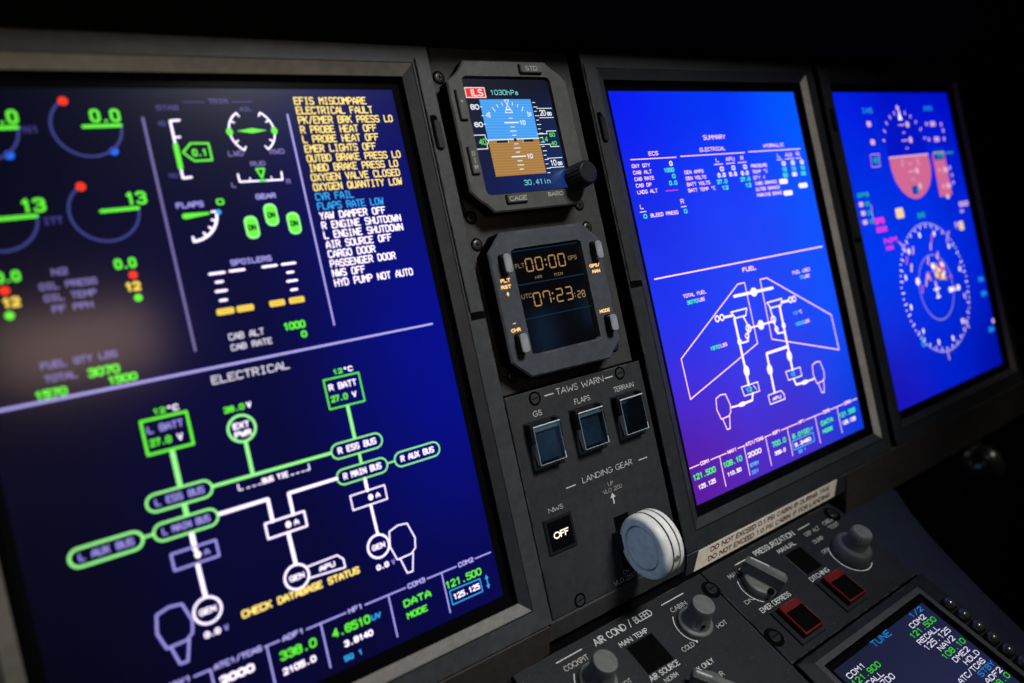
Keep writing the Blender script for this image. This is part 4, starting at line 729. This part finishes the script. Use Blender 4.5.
LB('UP', -5.74, -5.4, 19.2, .18, c='inkdim'); LB('VLO 200', -6.12, -4.92, 19.5, .2, c='inkdim'); g.line([(-5.6, 20.05), (-5.6, 19.75)], .08, zt, IK); g.flat([(-5.6, 19.56), (-5.43, 19.78), (-5.77, 19.78)], zt + .004, IK)
LB('NWS', -9.36, -8.52, 19.35, .22); LB('DN', -5.95, -5.6, 23.42, .18); LB('VLO 250 KIAS', -6.64, -4.4, 23.74, .22); g.build('lettering', pl)
for x, y in ((-8.78, 14.22), (-3.55, 14.18), (-8.72, 23.58)):
    m = MB(); m.lathe(x, y, [(.33, ZT + .002), (.32, ZT + .02), (.24, ZT + .022), (.22, ZT + .008)], 'black', 32, cap=False); m.lathe(x, y, [(.225, ZT + .006), (.22, ZT + .03), (.19, ZT + .036)], 'plate', 32)
    m.line([(x - .17, y + .03), (x + .17, y - .03)], .05, ZT + .04, 'black', cap=False); m.build('fastener', t)
for sx, (bx0, bx1) in ((-8.84, (-9.72, -7.9)), (-6.25, (-7.1, -5.3)), (-3.64, (-4.5, -2.7))):
    m = MB(); y0, y1 = 15.18, 17.38
    m.prism([(bx0, y0), (bx1, y0), (bx1, y1), (bx0, y1)], ZT, ZT + .06, 'blackgloss', bev=.02)
    m.box(bx0 + .06, bx0 + .24, y0 + .05, y0 + .95, ZT + .05, ZT + .45, 'blackgloss', .03); m.box(bx1 - .24, bx1 - .06, y0 + .05, y0 + .95, ZT + .05, ZT + .45, 'blackgloss', .03)
    m.box(sx - .58, sx + .58, 15.5, 17.02, ZT + .05, ZT + .34, 'lens', .05)
    sw = m.build('guarded_switch', t)
    m = MB(); a, b, c0, c1, zf = sx - .72, sx + .70, 15.36, 17.08, .84
    m.face([(a, c0, zf), (b, c0, zf), (b, c1, zf), (a, c1, zf)], 'clear'); m.face([(a, c0, zf), (a, c1, zf), (a, c1, zf - .2), (a, c0 + .7, .42), (a, c0, .42)], 'clear'); m.face([(b, c0, zf), (b, c1, zf), (b, c1, zf - .2), (b, c0 + .7, .42), (b, c0, .42)], 'clear'); m.face([(a, c0, zf), (b, c0, zf), (b, c0, .42), (a, c0, .42)], 'clear'); m.face([(a, c1, zf), (b, c1, zf), (b, c1, zf - .2), (a, c1, zf - .2)], 'clear')
    def bar(p, q, r=.018, mt='clearedgehighlight'):
        p = Vector(p); q = Vector(q); d = (q - p).normalized(); u = d.orthogonal().normalized(); v = d.cross(u)
        m.grid([[tuple(e + (u * math.cos(2 * PI * i / 6) + v * math.sin(2 * PI * i / 6)) * r) for i in range(6)] for e in (p, q)], mt)
    m.box(a + .03, b - .03, c0 + .05, c0 + .27, .62, .78, 'coverhinge', .02)
    bar((a, c0 + .02, zf), (b + .06, c0 + .02, zf), .028, 'clearglint'); bar((a, c0, zf), (a, c1, zf), .02); bar((a, c1, zf), (b + .05, c1, zf), .02); bar((b, c1, zf), (b, c1 - .3, zf), .02, 'clearglint'); bar((b, c1, zf), (b, c0, zf), .007)
    bar((a, c0 + .7, .42), (a, c1, zf - .18), .014); bar((a, c0 + .02, .46), (a, c0 + .02, zf), .014); bar((a, c1, zf), (a, c1, zf - .2), .016)
    for q in (.08, .42): m.grid([[(a - .012, c0 + .12 + q + .05 * math.cos(t_), .56 + .05 * math.sin(t_)) for t_ in [2 * PI * i / 12 for i in range(12)]], [(a - .012, c0 + .12 + q, .56)] * 12], 'clearedgehighlight')
    m.build('clear_cover', sw)
m = MB(); m.prism([(-9.8, 19.55), (-8.22, 19.55), (-8.22, 21.14), (-9.8, 21.14)], ZT, ZT + .1, 'blackgloss', bev=.03); m.box(-9.66, -8.36, 19.7, 21.0, ZT + .1, ZT + .14, 'glass', .03); sw = m.build('push_switch', t)
g = MB(); g.text('OFF', -9.46, -8.6, 20.5, .31, ZT + .146, 'whitelamp', .055, mono=False); g.build('lit_legend', sw)

# landing gear lever
t = thing('landing_gear_lever', 'round ivory wheel-shaped landing gear lever sticking out below LANDING GEAR marking', 'lever', PAN(-5.6, 22, .3))
m = MB()
def WX(a, b, c): return PAN(c, a, b)         # lathe axis along panel x
m.f = WX
cy, cz, r = 21.86, 2.12, 1.45
prof = [(.0, -6.06), (.93, -6.06), (.95, -6.01), (1.0, -6.01), (1.03, -6.1), (1.24, -6.1), (1.36, -6.05), (1.43, -5.95), (1.45, -5.84), (1.46, -5.68), (1.36, -5.67), (1.36, -5.60), (1.47, -5.59), (1.47, -5.27), (1.36, -5.26), (1.36, -5.19), (1.46, -5.18), (1.46, -5.02), (1.42, -4.93), (1.3, -4.88), (0.0, -4.88)]
mt = ['ivory'] * 20
for k in (2,): mt[k] = 'groove'
for k in (9, 10, 11, 13, 14, 15): mt[k] = 'groove'
rings = [[(cy + rr * 1.035 * math.cos(2 * PI * i / 96), cz + rr * 1.035 * math.sin(2 * PI * i / 96), x) for i in range(96)] for rr, x in prof]
m.grid(rings, 'ivory', mats=mt)
m.build('wheel', t)
m = MB(); # set screw on the tread
a = math.radians(18.6); py, pz = cy + 1.52 * math.sin(a), cz + 1.52 * math.cos(a)
u = Vector((math.cos(a), -math.sin(a)))
def TR(p, q, h): return PAN(-5.43 + p, py + q * u.x + h * math.sin(a), pz + q * u.y + h * math.cos(a))
m.f = TR; m.lathe(0, 0, [(.15, -.05), (.15, .01), (.1, .012)], 'groove', 20); m.build('set_screw', t)
m = MB(); m.box(-6.13, -5.2, 21.35, 22.1, .25, .95, 'blackgloss', .04); m.build('arm', t)

# placard
t = thing('warning_placard', 'ivory placard with two maroon lines starting DO NOT EXCEED, under the middle display', 'placard', PAN(5, 24.6, .2))
def TRIM(x, y, z=0.0):                     # the surface of the leaning trim strip
    k = (y - 24.0) / 1.1; return PAN(x, y + z * .3, .40 - .40 * k + z)
m = MB(TRIM); m.prism([(-.95, 24.03), (11.5, 24.03), (11.42, 25.09), (-1.25, 25.09)], .004, .025, 'placard', bev=.008); pm = m.build('plate', t)
g = MB(TRIM); g.text('DO NOT EXCEED 0.1 PSI CABIN |P DURING TAXI', -.05, 10.75, 24.44, .30, .03, 'maroon', .06, mono=False); g.text('DO NOT EXCEED 1.0 PSI CABIN |P FOR LANDING', -.2, 10.9, 24.92, .30, .03, 'maroon', .06, mono=False); g.build('lettering', pm)

# ================================================================= pedestal
m = MB(PED); m.f = PED; m.rect(-11.0, 10.75, -.3, 22, -.35, 'black'); m.rect(-60, -11.0, 1.5, 22, -3, 'black')
m.grid([[(10.75, -.5, -.35), (10.75, 22, -.35)], [(10.75, -.5, -6), (10.75, 22, -6)]], 'pedplate', closed=False, smooth=False)
tag(m.build('pedestal_deck'), 'black sloping pedestal base under the lower control panels', 'pedestal', kind='structure')
m = MB(PED); m.flat([(10.8, 4.5), (10.8, -.8), (17.0, -.8), (18.2, 1.1), (17.2, 2.6), (16.4, 4.2), (15.6, 6.4), (14.9, 8.6), (14.3, 11), (13.9, 14), (10.8, 14)], -1.5, 'deck')
tag(m.build('side_console'), 'dark blue side console surface to the right of the pedestal', 'side console', kind='structure')
m = MB(); m.rect(12.0, 62, 26.86, 60, -2.2, 'black'); tag(m.build('footwell_wall'), 'black unlit footwell wall right of the pedestal', 'wall', kind='structure')
t = thing('air_vent_knob', 'dark round blurred air vent ball in the shadow at the right edge', 'air vent', PAN(32.3, 29.2, -2))
m = MB(); m.lathe(32.3, 29.2, [(2.0, -2.2), (2.0, -1.6), (1.7, -1.3), (1.65, -1.2)], 'ventball', 48); m.build('collar', t)
m = MB(); m.lathe(32.3, 29.2, [(1.62, -1.3), (1.5, -.6), (1.2, -.15), (.8, .1), (.3, .2)], 'ventball', 48); m.build('ball', t)

def qfast(parent, u, v):
    m = MB(PED); m.lathe(u, v, [(.5, .015), (.48, .02), (.42, .021)], 'black', 28); m.lathe(u, v, [(.3, .022), (.3, .1), (.24, .14)], 'blackgloss', 24); m.line([(u - .2, v), (u + .2, v)], .06, .145, 'black', cap=False); m.build('fastener', parent)
def blank(parent, u0, u1, v0, v1):
    m = MB(PED); m.ring([(u0 - .05, v0 - .05), (u1 + .05, v0 - .05), (u1 + .05, v1 + .05), (u0 - .05, v1 + .05)], [(u0, v0), (u1, v0), (u1, v1), (u0, v1)], .012, .03, 'blackgloss'); m.rect(u0, u1, v0, v1, .02, 'black'); m.build('blank_switch', parent)
def rknob(parent, u, v, r0, r1, h, dot_side=.9, mat='knob', name='rotary_knob'):
    m = MB(PED); fl = lambda a, j: 1.0 - (.09 * max(0, math.cos(a * 2.5)) ** 10 if j in (1, 2) else 0)
    m.lathe(u, v, [(r0, .01), (r0, .15), (r0 * .97, .2), (r0 * .95, .21)], mat, 72); m.lathe(u, v, [(r0 * .955, .205), (r0 * .8, .25), (r1 * 1.14, .34)], mat, 72, cap=False)
    m.lathe(u, v, [(r1 * 1.16, .33), (r1 * 1.12, .4), (r1 * 1.03, h * .62), (r1 * 1.0, h * .66)], mat, 90, rim=fl, cap=False)
    m.lathe(u, v, [(r1 * 1.0, h * .655), (r1 * .97, h - .06), (r1 * .94, h - .015)], mat, 72, cap=False); m.lathe(u, v, [(r1 * .94, h - .016), (r1 * .89, h), (r1 * .86, h + .002)], mat, 72)
    k = m.build(name, parent)
    m = MB(PED); a = 2.0
    m.f = lambda p, q, w: PED(u + p, v + q, w)
    ca, sa = math.cos(a), math.sin(a)
    m.grid([[(R_ * ca + rr * math.cos(b) * -sa, R_ * sa + rr * math.cos(b) * ca, .62 + rr * math.sin(b)) for b in [2 * PI * i / 14 for i in range(14)]] for R_, rr in ((r1 * .9, .09), (r1 * 1.15, .09), (r1 * 1.16, .07), (r1 * 1.08, .01))], 'black'); m.build('set_screw', k)
    return k
def plate(t, u0, u1, v0, v1):
    m = MB(PED); m.box(u0, u1, v0, v1, -.3, .01, 'pedplate', .03, side='black'); return m.build('plate', t)
zp = .014
t = thing('air_conditioning_panel', 'black sloping panel marked AIR COND / BLEED with grey rotary knobs', 'control panel', PED(-6, 3, 0), 'pedestal control panels')
p1 = plate(t, -12.9, -1.08, .32, 9.5)
g = MB(PED)
def PB(s_, u0, u1, vb, h, w=None, c='ink'): g.text(s_, u0, u1, vb, h, zp, c, w or h * .14, mono=False)
g.line([(-10.85, .78), (-9.42, .78)], .05, zp, 'ink'); g.line([(-4.36, .8), (-2.84, .8)], .05, zp, 'ink'); PB('AIR COND / BLEED', -8.74, -5.1, 1.0, .36); PB('MAN TEMP', -7.75, -5.97, 1.6, .26)
PB('AIR SOURCE', -7.66, -5.84, 3.52, .27); PB('NORM', -7.1, -6.3, 3.88, .22, c='inkdim'); PB('COCKPIT', -10.74, -9.38, 1.32, .26, c='inkdim'); PB('CABIN', -4.18, -3.12, 1.38, .24, c='inkdim'); PB('COLD', -5.26, -4.48, 3.18, .24, c='inkdim'); PB('HOT', -2.76, -2.1, 3.1, .22, c='inkdim'); PB('HOT', -9.0, -8.4, 3.1, .22, c='inkdim')
PB('X ONLY', -5.35, -4.3, 4.22, .24); PB('AR', -4.86, -4.36, 4.9, .24, c='inkdim')
for cu in (-9.75, -3.62): g.arc(cu, 2.28, 1.02, 130, 225, .045, zp, 'ink', 24); g.dot(cu + 1.02 * math.cos(math.radians(130)), 2.28 + 1.02 * math.sin(math.radians(130)), .06, zp, 'ink')
g.build('lettering', p1)
blank(t, -7.55, -5.95, 1.72, 3.2); rknob(t, -9.75, 2.3, .85, .56, 1.45); rknob(t, -3.62, 2.32, .85, .56, 1.45)
m = MB(PED); m.lathe(-5.75, 5.2, [(.95, .01), (.95, .3), (.9, .38), (.7, .42)], 'knob', 48); m.prism([(-6.45, 4.5), (-6.1, 4.2), (-4.9, 5.7), (-5.2, 6.1)], .35, 1.0, 'knob', bev=.12); m.line([(-6.2, 4.45), (-5.8, 4.95)], .07, 1.01, 'ink'); m.build('pointer_knob', t)
qfast(t, -1.35, 1.32)
t = thing('pressurization_panel', 'black sloping panel marked PRESSURIZATION with two red guards, beside the placard', 'control panel', PED(4.7, 3, 0), 'pedestal control panels')
p2 = plate(t, -1.0, 10.42, .3, 6.1); g = MB(PED)
g.line([(1.1, .84), (2.2, .84)], .05, zp, 'ink'); g.line([(6.66, .83), (7.73, .83)], .05, zp, 'ink'); PB('PRESSURIZATION', 2.72, 6.2, 1.0, .33); PB('MAN RATE', .1, 1.9, 1.36, .26, c='inkdim'); PB('MANUAL', 4.08, 5.62, 1.48, .26); PB('DN', -.36, .28, 2.84, .22, c='inkdim'); PB('EMER DEPRESS', .0, 2.36, 3.58, .28); PB('DITCHING', 4.15, 5.78, 3.58, .27)
PB('DEP ALT', 6.7, 8.05, 1.4, .24, c='inkdim'); PB('CREW', 8.5, 9.5, 1.36, .24, c='inkdim'); PB('TEST', 8.55, 9.5, 1.74, .24, c='inkdim'); PB('DUMP', 6.7, 7.6, 1.98, .24, c='inkdim'); PB('OFF', 6.5, 7.06, 2.68, .22, c='inkdim')
g.arc(1.25, 2.25, 1.08, 125, 215, .045, zp, 'ink', 24); g.arc(8.0, 3.35, 1.2, 60, 225, .05, zp, 'ink', 40); g.build('lettering', p2)
blank(t, 4.25, 5.65, 1.68, 3.15)
m = MB(PED); m.lathe(1.3, 2.3, [(.9, .012), (.9, .3), (.86, .4), (.72, .46)], 'knob', 48)
m.prism([(.62, 1.36), (1.12, 1.22), (2.0, 2.95), (1.85, 3.2), (1.5, 3.3)], .4, 1.3, 'knob', bev=.16); m.line([(.98, 1.46), (1.42, 2.25)], .07, 1.312, 'ink'); kk = m.build('pointer_knob', t)
m = MB(PED); m.prism(circ(1.0, 3.08, .16, 16), .46, .6, 'black'); m.build('set_screw', kk)
m = MB(PED); kn = lambda a, j: 1.0 + (.03 * math.cos(a * 24) if j in (4, 5) else 0)
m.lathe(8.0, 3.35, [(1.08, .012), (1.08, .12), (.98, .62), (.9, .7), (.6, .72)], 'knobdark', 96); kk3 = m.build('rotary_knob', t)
m = MB(PED); m.lathe(8.0, 3.35, [(.62, .7), (.60, .8), (.57, 1.2), (.55, 1.66), (.48, 1.76), (.3, 1.78)], 'knob', 96, rim=lambda a, j: 1.0 + (.04 * math.cos(a * 20) if j in (2, 3) else 0)); m.build('inner_knob', kk3)
for u0, v0 in ((.6, 3.86), (4.48, 3.8)):
    m = MB(PED); m.box(u0 - .32, u0 + 1.5, v0 - .1, v0 + 1.9, .01, .12, 'blackgloss', .03); m.box(u0, u0 + 1.42, v0 + .05, v0 + 1.7, .1, .3, 'black')
    sw = m.build('guarded_switch', t)
    m = MB(PED); o_ = [(u0, v0), (u0 + 1.42, v0), (u0 + 1.42, v0 + 1.7), (u0, v0 + 1.7)]; i_ = [(u0 + .07, v0 + .42), (u0 + 1.35, v0 + .42), (u0 + 1.35, v0 + 1.62), (u0 + .07, v0 + 1.62)]
    m.grid([[(x, y, .12) for x, y in o_], [(x, y, .42) for x, y in o_], [(x, y, .46) for x, y in offset_poly(o_, .03)], [(x, y, .46) for x, y in i_], [(x, y, .3) for x, y in i_]], 'redplastic', smooth=False); m.build('red_guard', sw)
qfast(t, -.62, 4.75); qfast(t, 9.8, 1.0)
# tuning display
t = thing('tuning_display', 'small tuning display with TUNE page and round keys at lower right', 'radio display', PED(4.7, 9.5, 0))
m = MB(PED); o_ = [(-.95, 6.25), (10.5, 6.25), (10.5, 15.5), (-.95, 15.5)]; i_ = [(.15, 6.95), (8.95, 6.95), (8.95, 15.0), (.15, 15.0)]
m.grid([[(x, y, -.3) for x, y in o_], [(x, y, .12) for x, y in o_], [(x, y, .16) for x, y in offset_poly(o_, .06)], [(x, y, .2) for x, y in offset_poly(i_, -.3)], [(x, y, .2) for x, y in i_], [(x, y, .03) for x, y in offset_poly(i_, .1)]], 'pedplate', smooth=False, mats=['black', 'pedplate', 'pedplate', 'frame', 'black']); m.build('housing', t)
m = MB(PED); m.rect(.0, 9.1, 6.9, 15.1, .028, 'glass'); m.build('screen_surround', t)
m = MB(PED); m.screen(.5, 8.62, 7.32, 14.8, .034, 'scr4'); sc = m.build('screen', t)
g = MB(PED); z4 = .042
for s_, u0, u1, vb, h, c in (('TUNE', 3.58, 5.15, 7.62, .32, 'cyand'), ('1/2', 7.1, 8.25, 7.62, .26, 'cyand'), ('COM2', 6.5, 7.9, 7.98, .26, 'whited'), ('121.500', 5.92, 8.28, 8.34, .28, 'greend'), ('RECALL', 5.94, 7.9, 8.72, .26, 'whited'), ('125.125', 5.94, 8.34, 9.08, .28, 'whited'), ('NAV2', 6.58, 8.06, 9.45, .26, 'whited'), ('108.10', 6.3, 8.44, 9.82, .28, 'greend'),
    ('DME2', 6.66, 8.12, 10.18, .26, 'whited'), ('HOLD', 7.06, 8.42, 10.54, .26, 'whited'), ('ATC/TCAS', 5.7, 8.2, 10.92, .26, 'whited'), ('STBY', 7.06, 8.5, 11.26, .27, 'cyand'), ('ADF2', 7.0, 8.5, 11.62, .26, 'whited'), ('338.0', 6.7, 8.55, 11.98, .28, 'greend'),
    ('COM1', .82, 2.18, 7.99, .26, 'whited'), ('121.900', .72, 2.95, 8.34, .28, 'greend'), ('RECALL', .72, 2.6, 8.7, .26, 'whited'), ('118.700', .72, 3.0, 9.05, .28, 'whited'), ('NAV1', .8, 2.2, 9.45, .26, 'whited')): g.text(s_, u0, u1, vb, h, z4, c, .042)
g.build('radio_list', sc)
for k in range(7):
    v = 8.15 + k * .76; m = MB(PED); u = 9.68
    m.prism(rrect(u - .42, u + .36, v - .34, v + .34, .14), .18, .2, 'black'); m.lathe(u, v, [(.3, .19), (.29, .42), (.22, .52), (.12, .56)], 'keycap', 24); m.build('key', t)

# ================================================================= lights
def area(name, loc, target, size, size_y, power, col):
    d = bpy.data.lights.new(name, 'AREA'); d.shape = 'RECTANGLE'; d.size = size; d.size_y = size_y; d.energy = power; d.color = col
    o = bpy.data.objects.new(name, d); COL.objects.link(o); o.location = loc
    o.rotation_euler = (Vector(target) - Vector(loc)).to_track_quat('-Z', 'Y').to_euler(); return o
def spot(name, loc, target, energy, col, cone, radius):
    d = bpy.data.lights.new(name, 'SPOT'); d.energy = energy; d.color = col; d.spot_size = math.radians(cone); d.spot_blend = 1.0; d.shadow_soft_size = radius
    o = bpy.data.objects.new(name, d); COL.objects.link(o); o.location = loc; o.rotation_euler = (Vector(target) - Vector(loc)).to_track_quat('-Z', 'Y').to_euler(); return o
spot('map_lamp', PAN(14, -52, 80), PAN(-7.5, 17.5, 0), 46, (.98, .985, .985), 34, .14)
spot('left_bezel_fill', PAN(-62, 24, 52), PAN(-25, 7, 0), 8, (1.0, .84, .62), 24, .05)  # unseen warm spot added to brighten the left bezel
spot('wheel_fill', PAN(-75, 14, 22), PAN(-6.4, 21.3, 2), 6, (.34, .58, 1.0), 9, .05)  # narrow blue spot added for the wheel alone, standing in for window daylight
spot('vent_fill', PAN(80, -10, 50), PAN(33, 29, 0), 3.5, (1.0, .93, .8), 12, .05)  # added spot that lifts only the vent ball out of the dark
area('cover_reflection_fill', PAN(33, 22, 60), PAN(-7, 14, 0), .05, .14, .0055, (.25, .52, 1.0))  # unseen blue panel added to reflect in the switch covers
area('clock_reflection_fill', PAN(35.5, 12.2, 60), PAN(-7, 14, 0), .03, .06, .004, (.12, .42, 1.0))  # added blue panel, placed to mirror as a lobe in the clock glass
area('clock_reflection_fill', PAN(45, 10.2, 60), PAN(-7, 14, 0), .02, .05, .0025, (.12, .42, 1.0))  # second added panel for the other lobe in the clock glass
area('screen_reflection_fill', PAN(-23.2, 4.6, 42), PAN(-25.5, 8.3, 0), .11, .05, .065, (1.0, .66, .50))  # unseen warm panel added to make the soft reflection on the left screen

w = bpy.data.worlds.new('World'); S.world = w; w.use_nodes = True
w.node_tree.nodes['Background'].inputs[0].default_value = (.02, .03, .05, 1); w.node_tree.nodes['Background'].inputs[1].default_value = .04

# ================================================================= camera (pose solved from the display outlines)
cd = bpy.data.cameras.new('camera'); cam = bpy.data.objects.new('camera', cd); COL.objects.link(cam)
right = Vector((0.81250563, -0.54228113, -0.21392938)); down = Vector((-0.18705529, 0.10504684, -0.97671668)); fwd = Vector((0.55212763, 0.83360443, -0.0160854))
mt_ = Matrix((right, -down, -fwd)).transposed()
cam.matrix_world = Matrix.Translation(PAN(-27.084, 10.976, 27.123)) @ mt_.to_4x4()
cd.sensor_width = 36; cd.lens = 0.72380217 * 1000 / 1024 * 36; cd.clip_start = .01; cd.clip_end = 50
cd.dof.use_dof = True; cd.dof.focus_distance = .346; cd.dof.aperture_fstop = 4.9
S.camera = cam
S.render.engine = 'CYCLES'; S.cycles.use_denoising = True
S.view_settings.view_transform = 'Standard'; S.view_settings.look = 'None'; S.view_settings.exposure = 0
